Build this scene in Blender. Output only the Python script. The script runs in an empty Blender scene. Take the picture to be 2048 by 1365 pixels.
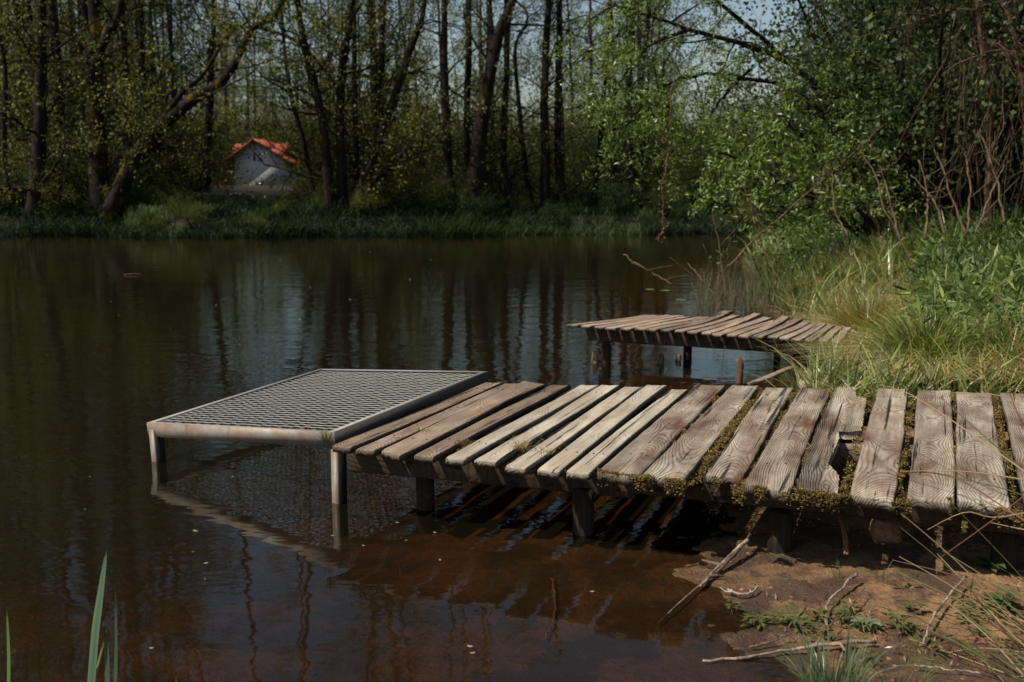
import bpy, math, random
import numpy as np
from math import radians, sin, cos, pi
random.seed(7); rng = np.random.default_rng(7)
SC = bpy.context.scene
COL = SC.collection

# ------------------------------------------------------------------ camera geometry (used to read positions off survey points)
CAMZ, F, PITCH = 1.55, 1991.0, math.atan(322/1991.0)
def ray(u, v):
    dx = (u-1024)/F; d = -(v-682.5)/F
    return np.array([dx, cos(PITCH)+d*sin(PITCH), -sin(PITCH)+d*cos(PITCH)])
def P(u, v, z=0.0):
    r = ray(u, v); t = (z-CAMZ)/r[2]
    return np.array([0, 0, CAMZ]) + r*t
def PY(u, v, Y):
    r = ray(u, v); t = Y/r[1]
    return np.array([0, 0, CAMZ]) + r*t

# ------------------------------------------------------------------ mesh helpers
class MB:
    def __init__(s): s.V=[]; s.F=[]; s.C=[]; s.n=0; s.M=[]
    def add(s, V, Fs, C=None, mi=0):
        V = np.asarray(V, float).reshape(-1,3)
        if not isinstance(Fs, (list, tuple)): Fs=[Fs]
        for f in Fs:
            f = np.asarray(f, int)
            if f.size: s.F.append(f + s.n); s.M.append(np.full(len(f), mi))
        s.V.append(V)
        if C is None: C = np.ones((len(V),3))
        C = np.asarray(C, float)
        if C.ndim==1: C = np.tile(C, (len(V),1))
        s.C.append(C); s.n += len(V)
    def build(s, name, mats, parent=None, smooth=False, origin=None):
        me = bpy.data.meshes.new(name)
        V = np.concatenate(s.V) if s.V else np.zeros((0,3))
        if origin is not None: V = V - np.asarray(origin)
        me.vertices.add(len(V)); me.vertices.foreach_set('co', V.ravel())
        tot = sum(f.size for f in s.F); nf = sum(len(f) for f in s.F)
        me.loops.add(tot); me.polygons.add(nf)
        me.loops.foreach_set('vertex_index', np.concatenate([f.ravel() for f in s.F]).astype(np.int32))
        lt = np.concatenate([np.full(len(f), f.shape[1]) for f in s.F])
        me.polygons.foreach_set('loop_start', np.concatenate([[0], np.cumsum(lt)[:-1]]).astype(np.int32))
        me.polygons.foreach_set('loop_total', lt.astype(np.int32))
        me.polygons.foreach_set('material_index', np.concatenate(s.M).astype(np.int32))
        if smooth: me.polygons.foreach_set('use_smooth', np.ones(nf, bool))
        a = me.color_attributes.new('Col', 'FLOAT_COLOR', 'POINT')
        C = np.concatenate(s.C); a.data.foreach_set('color', np.hstack([C, np.ones((len(C),1))]).ravel())
        me.update(calc_edges=True); me.validate()
        if not isinstance(mats, (list,tuple)): mats=[mats]
        for m in mats: me.materials.append(m)
        o = bpy.data.objects.new(name, me); COL.objects.link(o)
        if origin is not None: o.location = origin
        if parent is not None:
            o.parent = parent
            if origin is not None: o.location = np.asarray(origin)-np.asarray(parent.location)
        return o
def tag(o, label=None, cat=None, group=None, kind=None):
    if label: o['label']=label
    if cat: o['category']=cat
    if group: o['group']=group
    if kind: o['kind']=kind
    return o
def empty(name, loc, label, cat, group=None):
    o = bpy.data.objects.new(name, None); COL.objects.link(o); o.location = loc; o.empty_display_size=.1
    return tag(o, label, cat, group)
def frames(pts):
    pts = np.asarray(pts, float); t = np.gradient(pts, axis=0)
    t /= np.linalg.norm(t, axis=1, keepdims=True)+1e-9
    ref = np.array([0.13,0.97,0.2]) if abs(t[0][2])>.6 else np.array([0.05,.1,1.0])
    a = np.cross(t, ref); a /= np.linalg.norm(a, axis=1, keepdims=True)+1e-9
    return t, a, np.cross(t, a)
def tube(mb, pts, rad, k=6, c=None, cap=True, mi=0, wob=0.0):
    pts = np.asarray(pts, float); n=len(pts); t,a,b = frames(pts)
    rad = np.broadcast_to(np.asarray(rad,float),(n,))
    th = np.arange(k)*2*pi/k
    rr = rad[:,None]*(1+ (wob*rng.standard_normal((n,k)) if wob else 0))
    V = pts[:,None,:] + rr[...,None]*(np.cos(th)[None,:,None]*a[:,None,:]+np.sin(th)[None,:,None]*b[:,None,:])
    i = np.arange(n-1)[:,None]*k; j=np.arange(k)[None,:]; j2=(j+1)%k
    Fq = np.stack([i+j, i+j2, i+k+j2, i+k+j],-1).reshape(-1,4)
    Fs=[Fq]
    if cap: Fs += [np.array([list(range(k))[::-1]]), np.array([[(n-1)*k+q for q in range(k)]])]
    mb.add(V.reshape(-1,3), Fs, c, mi)
def box(mb, c, ax, ay, az, col=None, jit=0):
    c=np.asarray(c,float); ax,ay,az=[np.asarray(q,float) for q in (ax,ay,az)]
    V=np.array([c+sx*ax+sy*ay+sz*az for sz in(-1,1) for sy in(-1,1) for sx in(-1,1)])
    if jit: V = V+rng.normal(0,jit,V.shape)
    Fq=np.array([[0,2,3,1],[4,5,7,6],[0,1,5,4],[2,6,7,3],[0,4,6,2],[1,3,7,5]])
    mb.add(V,Fq,col)
def beam(mb, p, q, w, h, seg=1, jit=0.0, up=(0,0,1), col=None):
    """box beam from p to q (centre line), subdivided, slightly irregular"""
    p=np.asarray(p,float); q=np.asarray(q,float); d=(q-p); L=np.linalg.norm(d); d/=L
    up=np.asarray(up,float); s=np.cross(d,up); s/=np.linalg.norm(s); up2=np.cross(s,d)
    n=seg+1; k=8
    prof=[(-1,-.85),(-.85,-1),(.85,-1),(1,-.85),(1,.85),(.85,1),(-.85,1),(-1,.85)]
    V=[]
    for i in range(n):
        c=p+d*L*i/seg
        for a,b in prof: V.append(c+s*a*w/2+up2*b*h/2+rng.normal(0,jit,3)*(1 if jit else 0))
    i=np.arange(n-1)[:,None]*k; j=np.arange(k)[None,:]; j2=(j+1)%k
    Fq=np.stack([i+j,i+j2,i+k+j2,i+k+j],-1).reshape(-1,4)
    mb.add(np.array(V),[Fq,np.array([list(range(k))[::-1]]),np.array([[(n-1)*k+x for x in range(k)]])],col)
def unit(n):
    v=rng.standard_normal((n,3)); return v/np.linalg.norm(v,axis=1,keepdims=True)
def leaves(mb, pos, L, W, cols, droop=0.0, dirs=None):
    pos=np.asarray(pos,float); n=len(pos)
    if n==0: return
    a=unit(n)
    if dirs is not None: a=a*.7+dirs
    a[:,2]-=droop; a/=np.linalg.norm(a,axis=1,keepdims=True)
    b=np.cross(a,unit(n)); b/=np.linalg.norm(b,axis=1,keepdims=True)+1e-9
    l=(L*rng.uniform(.6,1.3,n))[:,None]; w=(W*rng.uniform(.6,1.3,n))[:,None]
    nn=np.cross(a,b)
    V=np.stack([pos,pos+a*l*.5+b*w*.5+nn*l*.06,pos+a*l,pos+a*l*.5-b*w*.5+nn*l*.06],1).reshape(-1,3)
    Fq=(np.arange(n)*4)[:,None]+np.arange(4)[None,:]
    cols=np.asarray(cols,float); C=cols[rng.integers(0,len(cols),n)]*rng.uniform(.65,1.3,(n,1))
    mb.add(V,Fq,np.repeat(C,4,axis=0))
def blades(mb, base, H, W, lean, cols, curl=0.5, seg=4, az=None, tipcol=None):
    """grass blades; lean = horizontal reach / height"""
    base=np.asarray(base,float); n=len(base)
    if n==0: return
    H=np.broadcast_to(H,(n,)).astype(float); W=np.broadcast_to(W,(n,)).astype(float); lean=np.broadcast_to(lean,(n,)).astype(float)
    if az is None: az=rng.uniform(0,2*pi,n)
    d=np.stack([np.cos(az),np.sin(az),np.zeros(n)],1)
    faz=rng.uniform(0,2*pi,n); s=np.stack([np.cos(faz),np.sin(faz),np.zeros(n)],1)
    V=[]
    for i in range(seg+1):
        t=i/seg
        reach=(lean*H*(t*(1-curl)+curl*t**2.2))
        z=H*(t - .45*curl*np.minimum(lean,1.6)*t**2.6)
        c=base+d*reach[:,None]+np.array([0,0,1.0])*z[:,None]
        w=(W*.5*(1-t**1.6)*(.7+.6*t if True else 1))[:,None]
        if i<seg: V += [c-s*w, c+s*w]
        else: V.append(c)
    nv=2*seg+1; V=np.stack(V,1).reshape(-1,3)
    o=(np.arange(n)*nv)[:,None]
    Fs=[np.concatenate([o+2*i,o+2*i+1,o+2*i+3,o+2*i+2],1) for i in range(seg-1)]
    Fs.append(np.concatenate([o+2*(seg-1),o+2*(seg-1)+1,o+2*seg],1))
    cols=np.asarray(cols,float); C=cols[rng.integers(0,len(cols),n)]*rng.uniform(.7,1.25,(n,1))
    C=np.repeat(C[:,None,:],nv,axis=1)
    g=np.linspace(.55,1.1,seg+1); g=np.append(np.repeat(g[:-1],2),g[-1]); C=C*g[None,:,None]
    mb.add(V,Fs,C.reshape(-1,3))

def vnoise(x,y,seed=0):
    """cheap smooth noise in about -1..1"""
    r=np.random.default_rng(seed); s=0
    for k in range(6):
        a,b=r.normal(0,1,2); ph=r.uniform(0,6.28); s=s+np.sin(a*x+b*y+ph)
    return s/3.2

def fbm(x,y,f=1.0,octv=4,seed=0,gain=.5):
    x=np.asarray(x,float)*f+seed*17.3; y=np.asarray(y,float)*f-seed*9.1; tot=0; a=1.0; n=0
    for o in range(octv):
        xi=np.floor(x); yi=np.floor(y); fx=x-xi; fy=y-yi; fx=fx*fx*(3-2*fx); fy=fy*fy*(3-2*fy)
        h=lambda i,j: np.modf(np.abs(np.sin(i*127.1+j*311.7+seed*7.7)*43758.5453))[0]
        v=(h(xi,yi)*(1-fx)+h(xi+1,yi)*fx)*(1-fy)+(h(xi,yi+1)*(1-fx)+h(xi+1,yi+1)*fx)*fy
        tot=tot+a*(v*2-1); n+=a; a*=gain; x=x*2.03+5.2; y=y*2.03+1.7
    return tot/n
# ------------------------------------------------------------------ materials
def newmat(name):
    m=bpy.data.materials.new(name); m.use_nodes=True; nt=m.node_tree
    for n in list(nt.nodes): nt.nodes.remove(n)
    return m,nt
class NT:
    def __init__(s,nt): s.nt=nt
    def n(s,t,**kw):
        nd=s.nt.nodes.new(t)
        for k,v in kw.items(): setattr(nd,k,v)
        return nd
    def l(s,a,b): s.nt.links.new(a,b)
    def math(s,op,a,b=None,c=None):
        nd=s.n('ShaderNodeMath',operation=op)
        for i,x in enumerate((a,b,c)):
            if x is None: continue
            if isinstance(x,(int,float)): nd.inputs[i].default_value=x
            else: s.l(x,nd.inputs[i])
        return nd.outputs[0]
    def ramp(s,fac,stops,interp='LINEAR'):
        nd=s.n('ShaderNodeValToRGB'); cr=nd.color_ramp; cr.interpolation=interp
        while len(cr.elements)<len(stops): cr.elements.new(.5)
        for e,(p,c) in zip(cr.elements,stops):
            e.position=p; e.color=(c[0],c[1],c[2],1) if isinstance(c,(tuple,list)) else (c,c,c,1)
        s.l(fac,nd.inputs[0]); return nd.outputs[0]
    def noise(s,vec,scale,detail=4,rough=.55,dist=0.0):
        nd=s.n('ShaderNodeTexNoise'); nd.inputs['Scale'].default_value=scale; nd.inputs['Detail'].default_value=detail
        nd.inputs['Roughness'].default_value=rough; nd.inputs['Distortion'].default_value=dist
        if vec is not None: s.l(vec,nd.inputs['Vector'])
        return nd.outputs['Fac']
    def mixc(s,f,a,b,mode='MIX'):
        nd=s.n('ShaderNodeMix',data_type='RGBA',blend_type=mode)
        for i,x in ((0,f),(6,a),(7,b)):
            if isinstance(x,(int,float)): nd.inputs[i].default_value=x
            elif isinstance(x,(tuple,list)): nd.inputs[i].default_value=(*x,1)
            else: s.l(x,nd.inputs[i])
        return nd.outputs[2]
    def mapping(s,vec,scale=(1,1,1),loc=(0,0,0)):
        nd=s.n('ShaderNodeMapping'); nd.inputs['Scale'].default_value=scale; nd.inputs['Location'].default_value=loc
        s.l(vec,nd.inputs['Vector']); return nd.outputs[0]
    def bump(s,h,strength=.5,dist=.01):
        nd=s.n('ShaderNodeBump'); nd.inputs['Strength'].default_value=strength; nd.inputs['Distance'].default_value=dist
        s.l(h,nd.inputs['Height']); return nd.outputs[0]
    def principled(s,col,rough=.8,normal=None,metal=0.0,spec=.3):
        nd=s.n('ShaderNodeBsdfPrincipled')
        if isinstance(col,(tuple,list)): nd.inputs['Base Color'].default_value=(*col,1)
        else: s.l(col,nd.inputs['Base Color'])
        if isinstance(rough,(int,float)): nd.inputs['Roughness'].default_value=rough
        else: s.l(rough,nd.inputs['Roughness'])
        nd.inputs['Metallic'].default_value=metal; nd.inputs['Specular IOR Level'].default_value=spec
        if normal is not None: s.l(normal,nd.inputs['Normal'])
        return nd.outputs[0]
    def out(s,sh):
        o=s.n('ShaderNodeOutputMaterial'); s.l(sh,o.inputs['Surface'])

def mat_wood(name, light, dark, ringscale=1.0, tint=.5, ring=.55):
    m,nt=newmat(name); N=NT(nt)
    tc=N.n('ShaderNodeTexCoord'); oi=N.n('ShaderNodeObjectInfo')
    sep=N.n('ShaderNodeSeparateXYZ'); N.l(tc.outputs['Object'],sep.inputs[0])
    x,y,z=sep.outputs
    R=oi.outputs['Random']; R2=N.math('FRACT',N.math('MULTIPLY',R,37.3)); R3=N.math('FRACT',N.math('MULTIPLY',R,91.7))
    # 3-D growth rings around a slightly tilted, wandering pith
    comb=N.n('ShaderNodeCombineXYZ'); N.l(N.math('ADD',N.math('MULTIPLY',x,1.0),N.math('MULTIPLY',R,50.0)),comb.inputs[0]); N.l(y,comb.inputs[1]); N.l(z,comb.inputs[2])
    vec=comb.outputs[0]
    wand=N.math('MULTIPLY_ADD',N.math('ABSOLUTE',N.math('SUBTRACT',N.noise(N.mapping(vec,(.75,.0,.0)),1.0,1.0,.5),.5)),.85,.014)
    drift=N.math('MULTIPLY',N.math('SUBTRACT',N.noise(N.mapping(vec,(1.3,.0,.0),(7,3,1)),1.0,1.0,.5),.5),.16)
    fine=N.math('MULTIPLY',N.math('SUBTRACT',N.noise(N.mapping(vec,(5,18,18)),1.0,3.0,.6),.5),.013)
    yy=N.math('ADD',N.math('ADD',N.math('ADD',y,drift),N.math('MULTIPLY',N.math('SUBTRACT',R2,.5),.09)),fine)
    zz=N.math('ADD',N.math('ADD',wand,N.math('MULTIPLY',R3,.03)),N.math('MULTIPLY',z,.5))
    r=N.math('SQRT',N.math('ADD',N.math('MULTIPLY',yy,yy),N.math('MULTIPLY',zz,zz)))
    ph=N.math('MULTIPLY',r,2*pi/(.0112*ringscale))
    w=N.math('MULTIPLY_ADD',N.math('SINE',ph),.5,.5)
    w=N.math('POWER',w,2.6)
    fib=N.noise(N.mapping(vec,(3,90,90)),1.0,4,.65)
    blot=N.noise(N.mapping(vec,(2.2,6,6)),1.0,4,.6)
    crack=N.ramp(N.noise(N.mapping(vec,(.7,24,24)),1.0,4,.65,.3),[(.0,0),(.355,0),(.41,1),(1,1)])
    wm=N.math('MULTIPLY',w,N.ramp(N.noise(N.mapping(vec,(3,9,9)),1.0,3,.6),[(.3,.25),(.62,1)]))
    g=N.math('ADD',N.math('MULTIPLY',wm,ring),N.math('MULTIPLY',fib,.75))
    pale=tuple(min(1,q*1.28) for q in light); lc=N.mixc(N.ramp(N.noise(N.mapping(vec,(1.5,5,5),(4,2,0)),1.0,4,.6),[(.42,0),(.62,1)]),tuple(q*.82 for q in light),pale)
    base=N.mixc(N.ramp(g,[(.25,0),(1.0,1)]),lc,dark)
    base=N.mixc(N.math('MULTIPLY',N.ramp(blot,[(.38,0),(.68,1)]),tint),base,(dark[0]*1.5,dark[1]*1.25,dark[2]*1.1))
    base=N.mixc(1.0,base,N.ramp(crack,[(0,.12),(1,1)]),'MULTIPLY')
    at=N.n('ShaderNodeAttribute',attribute_name='Col'); base=N.mixc(1.0,base,at.outputs['Color'],'MULTIPLY')
    base=N.mixc(1.0,base,N.ramp(R2,[(0,.78),(1,1.08)]),'MULTIPLY')
    # dirt near edges / lichen specks
    sp=N.ramp(N.noise(vec,38,3,.6),[(.60,0),(.70,1)])
    base=N.mixc(N.math('MULTIPLY',sp,.35),base,(.06,.045,.02))
    hgt=N.math('SUBTRACT',N.math('ADD',N.math('MULTIPLY',fib,.5),N.math('MULTIPLY',crack,1.5)),N.math('MULTIPLY',w,.5))
    N.out(N.principled(base,.85,N.bump(hgt,.8,.004),spec=.25)); return m

def mat_leaf(name, trans=.35, rough=.5, mult=(1,1,1), spec=.3):
    m,nt=newmat(name); N=NT(nt)
    at=N.n('ShaderNodeAttribute',attribute_name='Col'); c=N.mixc(1.0,at.outputs['Color'],mult,'MULTIPLY')
    p=N.principled(c,rough,spec=spec); t=N.n('ShaderNodeBsdfTranslucent'); N.l(N.mixc(1.0,c,(1.25,1.3,.5),'MULTIPLY'),t.inputs[0])
    mx=N.n('ShaderNodeMixShader'); mx.inputs[0].default_value=trans; N.l(p,mx.inputs[1]); N.l(t.outputs[0],mx.inputs[2])
    N.out(mx.outputs[0]); return m
def mat_bark(name, a, b, moss=None, scale=14):
    m,nt=newmat(name); N=NT(nt); tc=N.n('ShaderNodeTexCoord'); v=tc.outputs['Object']
    n1=N.noise(N.mapping(v,(1,1,.25)),scale,5,.65); n2=N.noise(v,1.6,3,.5)
    c=N.mixc(N.ramp(n1,[(.35,0),(.65,1)]),a,b)
    if moss: c=N.mixc(N.ramp(n2,[(.55,0),(.68,.8)]),c,moss)
    at=N.n('ShaderNodeAttribute',attribute_name='Col'); c=N.mixc(1.0,c,at.outputs['Color'],'MULTIPLY')
    N.out(N.principled(c,.9,N.bump(n1,.9,.02),spec=.15)); return m

M={}
M['plank_grey']=mat_wood('weathered grey plank',(.50,.435,.34),(.085,.056,.040),.80,1.0,.50)
M['plank_brown']=mat_wood('weathered brown plank',(.38,.295,.22),(.10,.066,.046),.9,.8,.30)
M['plank_pale']=mat_wood('bleached pale plank',(.56,.505,.395),(.17,.13,.095),.8,.6,.12)
M['beam_wood']=mat_wood('dark beam timber',(.085,.056,.036),(.015,.010,.007),1,.6,.4)  # timber tone darkened to carry the shade beneath the decks
M['post']=mat_bark('wet shade-dark post timber',(.012,.009,.007),(.05,.036,.027),(.04,.033,.012),18)  # post colour lowered to stand in for shade under the jetty
M['old_wood']=mat_wood('second jetty plank',(.42,.325,.24),(.13,.09,.07),1,.5,.4)
M['bark']=mat_bark('alder bark',(.008,.006,.005),(.036,.026,.02),(.055,.050,.008))
M['bark_far']=mat_bark('far bark',(.009,.007,.006),(.034,.026,.02))
M['bark_lean']=mat_bark('mossy bark',(.008,.006,.005),(.03,.022,.016),(.20,.13,.010),6)
M['pine_bark']=mat_bark('pine bark',(.05,.026,.016),(.20,.11,.065),None,10)
M['twig']=mat_bark('dry twig',(.085,.055,.038),(.21,.14,.095),None,30)
M['drift']=mat_bark('bleached driftwood',(.10,.065,.045),(.45,.36,.28),None,16)
M['leaf']=mat_leaf('leaf',.38); M['leaf_far']=mat_leaf('far leaf',.35,.6)
M['leaf_willow']=mat_leaf('willow leaf',.42,.38,spec=.5)
M['grass']=mat_leaf('grass blade',.40,.33,spec=.6); M['moss']=mat_leaf('moss',.25,.8)
M['reed']=mat_leaf('reed blade',.2,.4)

def mat_metal():
    m,nt=newmat('galvanised steel'); N=NT(nt); tc=N.n('ShaderNodeTexCoord'); v=tc.outputs['Object']
    n1=N.noise(v,9,5,.65); n2=N.noise(v,30,4,.6); n3=N.noise(N.mapping(v,(1,1,.4)),5,4,.7)
    c=N.mixc(N.ramp(n2,[(.3,0),(.7,1)]),(.25,.25,.225),(.36,.35,.31))
    rust=N.ramp(n1,[(.40,0),(.62,1)]); at=N.n('ShaderNodeAttribute',attribute_name='Col')
    sep=N.n('ShaderNodeSeparateColor'); N.l(at.outputs['Color'],sep.inputs[0])
    inv=N.math('SUBTRACT',1.0,sep.outputs[0])
    c=N.mixc(N.math('MULTIPLY',N.math('MULTIPLY_ADD',rust,.75,.2),inv),c,(.27,.155,.095))
    c=N.mixc(N.math('MULTIPLY',N.ramp(n3,[(.58,0),(.66,1)]),N.math('MULTIPLY',inv,.8)),c,(.10,.05,.03))
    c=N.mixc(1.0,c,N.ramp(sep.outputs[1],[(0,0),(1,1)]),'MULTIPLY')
    N.out(N.principled(c,.6,N.bump(n2,.3,.003),metal=.25,spec=.4)); return m
M['metal']=mat_metal()

def mat_ground():
    m,nt=newmat('bank and riverbed soil'); N=NT(nt)
    g=N.n('ShaderNodeNewGeometry'); pos=g.outputs['Position']; sep=N.n('ShaderNodeSeparateXYZ'); N.l(pos,sep.inputs[0]); z=sep.outputs[2]
    n1=N.noise(pos,2.6,7,.68); n2=N.noise(pos,14,7,.7); n3=N.noise(pos,75,4,.65)
    sand=N.mixc(N.ramp(n2,[(.35,0),(.7,1)]),(.25,.125,.062),(.45,.265,.135))
    sand=N.mixc(N.ramp(n1,[(.46,0),(.53,1)]),sand,(.105,.058,.034))
    sand=N.mixc(N.ramp(N.noise(pos,5.5,4,.6),[(.56,0),(.66,.75)]),sand,(.135,.135,.045))
    sand=N.mixc(N.ramp(n3,[(.56,0),(.66,.6)]),sand,(.06,.035,.02))
    # wet dark soil near the water line
    wet=N.ramp(N.math('MULTIPLY_ADD',z,14.0,N.math('MULTIPLY_ADD',n1,1.4,-.7)),[(.0,.42),(.2,.68),(.5,1.0)])
    sand=N.mixc(1.0,sand,wet,'MULTIPLY')
    # grassy soil farther from the mud
    at=N.n('ShaderNodeAttribute',attribute_name='Col'); s2=N.n('ShaderNodeSeparateColor'); N.l(at.outputs['Color'],s2.inputs[0])
    turf=N.mixc(N.ramp(n2,[(.3,0),(.7,1)]),(.012,.014,.006),(.038,.038,.016))
    c=N.mixc(s2.outputs[0],sand,turf)
    # bed colour darkens with depth, standing in for light absorbed by peaty water
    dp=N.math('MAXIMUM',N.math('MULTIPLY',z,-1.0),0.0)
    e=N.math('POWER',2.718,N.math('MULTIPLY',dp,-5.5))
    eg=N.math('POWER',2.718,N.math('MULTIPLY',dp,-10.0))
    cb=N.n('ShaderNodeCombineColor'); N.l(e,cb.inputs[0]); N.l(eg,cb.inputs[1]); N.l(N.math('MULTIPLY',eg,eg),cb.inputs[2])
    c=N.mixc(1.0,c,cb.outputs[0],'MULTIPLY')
    hh=N.math('ADD',N.math('MULTIPLY',n2,1.0),N.math('MULTIPLY',n3,.35))
    N.out(N.principled(c,N.ramp(wet,[(.35,.35),(.8,.9)]),N.bump(hh,1.0,.035),spec=.4)); return m
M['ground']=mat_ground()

def mat_water():
    m,nt=newmat('peaty river water'); N=NT(nt)
    g=N.n('ShaderNodeNewGeometry'); pos=g.outputs['Position']
    a=N.noise(N.mapping(pos,(1.0,1.9,1)),1.7,3,.55,.3)
    b=N.noise(N.mapping(pos,(1.0,2.3,1),(3,1,0)),6.5,3,.5,.4)
    mask=N.ramp(N.noise(pos,.55,3,.5),[(.35,.10),(.65,1.0)])
    sep=N.n('ShaderNodeSeparateXYZ'); N.l(pos,sep.inputs[0])
    calm=N.ramp(N.math('MULTIPLY',sep.outputs[1],.1),[(.28,.35),(.62,1.0)])
    h=N.math('ADD',N.math('MULTIPLY',a,1.0),N.math('MULTIPLY',N.math('MULTIPLY',b,.26),mask))
    bp=N.n('ShaderNodeBump'); bp.inputs['Distance'].default_value=.0125; N.l(h,bp.inputs['Height']); N.l(N.math('MULTIPLY',calm,.55),bp.inputs['Strength'])
    fr=N.n('ShaderNodeFresnel'); fr.inputs['IOR'].default_value=1.36; N.l(bp.outputs[0],fr.inputs['Normal'])
    gl=N.n('ShaderNodeBsdfGlossy'); gl.inputs['Roughness'].default_value=.02; gl.inputs['Color'].default_value=(.90,.97,.93,1); N.l(bp.outputs[0],gl.inputs['Normal'])
    tr=N.n('ShaderNodeBsdfTransparent'); tr.inputs[0].default_value=(.85,.70,.56,1)
    df=N.n('ShaderNodeBsdfDiffuse'); df.inputs[0].default_value=(.014,.0115,.0055,1)
    m1=N.n('ShaderNodeMixShader'); m1.inputs[0].default_value=.34; N.l(tr.outputs[0],m1.inputs[1]); N.l(df.outputs[0],m1.inputs[2])
    m2=N.n('ShaderNodeMixShader'); N.l(fr.outputs[0],m2.inputs[0]); N.l(m1.outputs[0],m2.inputs[1]); N.l(gl.outputs[0],m2.inputs[2])
    N.out(m2.outputs[0]); return m
M['water']=mat_water()
def mat_plain(name,c,c2=None,rough=.8,scale=8,b=.5):
    m,nt=newmat(name); N=NT(nt); tc=N.n('ShaderNodeTexCoord'); n=N.noise(tc.outputs['Object'],scale,5,.65)
    c2=c2 or tuple(q*.6 for q in c)
    at=N.n('ShaderNodeAttribute',attribute_name='Col')
    N.out(N.principled(N.mixc(1.0,N.mixc(N.ramp(n,[(.35,0),(.65,1)]),c,c2),at.outputs['Color'],'MULTIPLY'),rough,N.bump(n,b,.02))); return m
M['plaster']=mat_plain('house plaster',(.80,.80,.78),(.66,.66,.64),scale=1)
M['ochre']=mat_plain('ochre timber wall',(.28,.13,.06),(.20,.09,.04),scale=2)
M['glass']=mat_plain('dark window glass',(.03,.04,.05),rough=.15)
M['stone']=mat_plain('pale slab',(.42,.34,.235),(.24,.175,.11),scale=7)
M['clay']=mat_plain('clay clod',(.26,.155,.10),(.12,.065,.04),scale=30,b=1)
M['rope']=mat_plain('orange rope',(.42,.17,.07),(.2,.09,.04),scale=60)
M['red']=mat_plain('red plastic',(.55,.05,.03))
M['float_leaf']=mat_leaf('floating leaf',.1,.5)
def mat_roof():
    m,nt=newmat('orange roof tiles'); N=NT(nt); tc=N.n('ShaderNodeTexCoord'); s=N.n('ShaderNodeSeparateXYZ'); N.l(tc.outputs['Object'],s.inputs[0])
    a=N.math('SINE',N.math('MULTIPLY',s.outputs[0],20)); b=N.math('FRACT',N.math('MULTIPLY',s.outputs[2],3.4))
    k=N.math('MULTIPLY_ADD',a,.25,N.math('MULTIPLY',b,.5))
    N.out(N.principled(N.mixc(N.ramp(k,[(0,0),(.6,1)]),(.42,.10,.05),(.24,.055,.028)),.7)); return m
M['tiles']=mat_roof()

# ------------------------------------------------------------------ terrain
shore_px=[(1600,1365),(1535,1315),(1490,1270),(1475,1215),(1440,1165),(1450,1100),(1520,980),(1570,860),(1585,790),(1600,750),(1650,712),(1620,672),(1545,640),(1510,600),(1490,555),(1500,520),(1590,492)]
shore=[(-60,.6),(-2.4,1.6),(-.2,2.25),(.55,2.75)]+[tuple(P(u,v,0)[:2]) for u,v in shore_px]+[(11,26.5),(22,34),(90,80)]
land=np.array(shore+[(300,80),(300,-60),(-60,-60)])
def sdist(x,y,poly):
    x=np.asarray(x,float); y=np.asarray(y,float); d=np.full(x.shape,1e9); ins=np.zeros(x.shape,bool)
    n=len(poly)
    for i in range(n):
        ax,ay=poly[i]; bx,by=poly[(i+1)%n]; ex,ey=bx-ax,by-ay
        t=np.clip(((x-ax)*ex+(y-ay)*ey)/(ex*ex+ey*ey+1e-12),0,1)
        d=np.minimum(d,np.hypot(x-ax-t*ex,y-ay-t*ey))
        c=((ay>y)!=(by>y))&(x<(bx-ax)*(y-ay)/(by-ay+1e-12)+ax); ins^=c
    return np.where(ins,d,-d)
def ss(x,a,b):
    t=np.clip((x-a)/(b-a),0,1); return t*t*(3-2*t)
def far_shore(x): return 28.3+.5*np.sin(x*.35+1)+.35*np.sin(x*.9)+np.maximum(0,x-3)*.55+np.maximum(0,-x-8)*-.05
def height(x,y):
    x=np.asarray(x,float); y=np.asarray(y,float)
    sd=sdist(x,y,land)+.05*vnoise(x*3.1,y*3.1,3)+.16*fbm(x,y,3.2,4,2,.6)
    back=ss(y,5.2,8)
    zn=np.where(sd>0,(.02+.05*back)*np.minimum(sd,1.2)+.012*(1-np.exp(-np.clip(sd,0,9)*8))+(.05+.50*back)*ss(sd,.3,3.2),-.065*np.minimum(-sd,1.4)-1.0*ss(-sd,1.0,6))
    nearm=ss(sd,-1,.1)*(1-ss(y,5.5,7)); zn=zn+(.016*fbm(x,y,5,5,9,.62)+.010*np.abs(fbm(x,y,14,3,5,.6)))*nearm+.05*vnoise(x*1.1,y*1.1,8)*ss(sd,.6,2)
    f=y-far_shore(x)
    f=f+.25*np.sin(x*2.7)*np.sin(x*1.3+1)+.12*np.sin(x*7.1)
    zf=np.where(f>0,.50*ss(f,0,1.0)+.006*f+.08*vnoise(x*.5,y*.5,11)*ss(f,1,4),-1.0*ss(-f,0,3))
    zf=zf+.35*ss(f,25,60)
    return np.maximum(zn,zf)
def grid1(*segs):
    out=[]
    for a,b,n in segs: out+=list(np.linspace(a,b,n,endpoint=False))
    return np.array(out+[segs[-1][1]])
gx=grid1((-400,-40,12),(-40,-4,60),(-4,-.5,30),(-.5,.7,28),(.7,3.0,150),(3.0,4.2,34),(4.2,12,70),(12,40,60),(40,400,12))
gy=grid1((-30,1.4,10),(1.4,2.4,20),(2.4,4.9,165),(4.9,7.6,64),(7.6,12,60),(12,26,70),(26,32,60),(32,60,50),(60,120,20),(120,600,8))
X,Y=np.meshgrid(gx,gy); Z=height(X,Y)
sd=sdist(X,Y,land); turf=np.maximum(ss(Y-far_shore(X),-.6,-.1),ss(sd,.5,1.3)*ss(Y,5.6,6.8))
turf=np.maximum(turf,ss(X,3.0,4.5)*ss(sd,.3,1))
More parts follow.
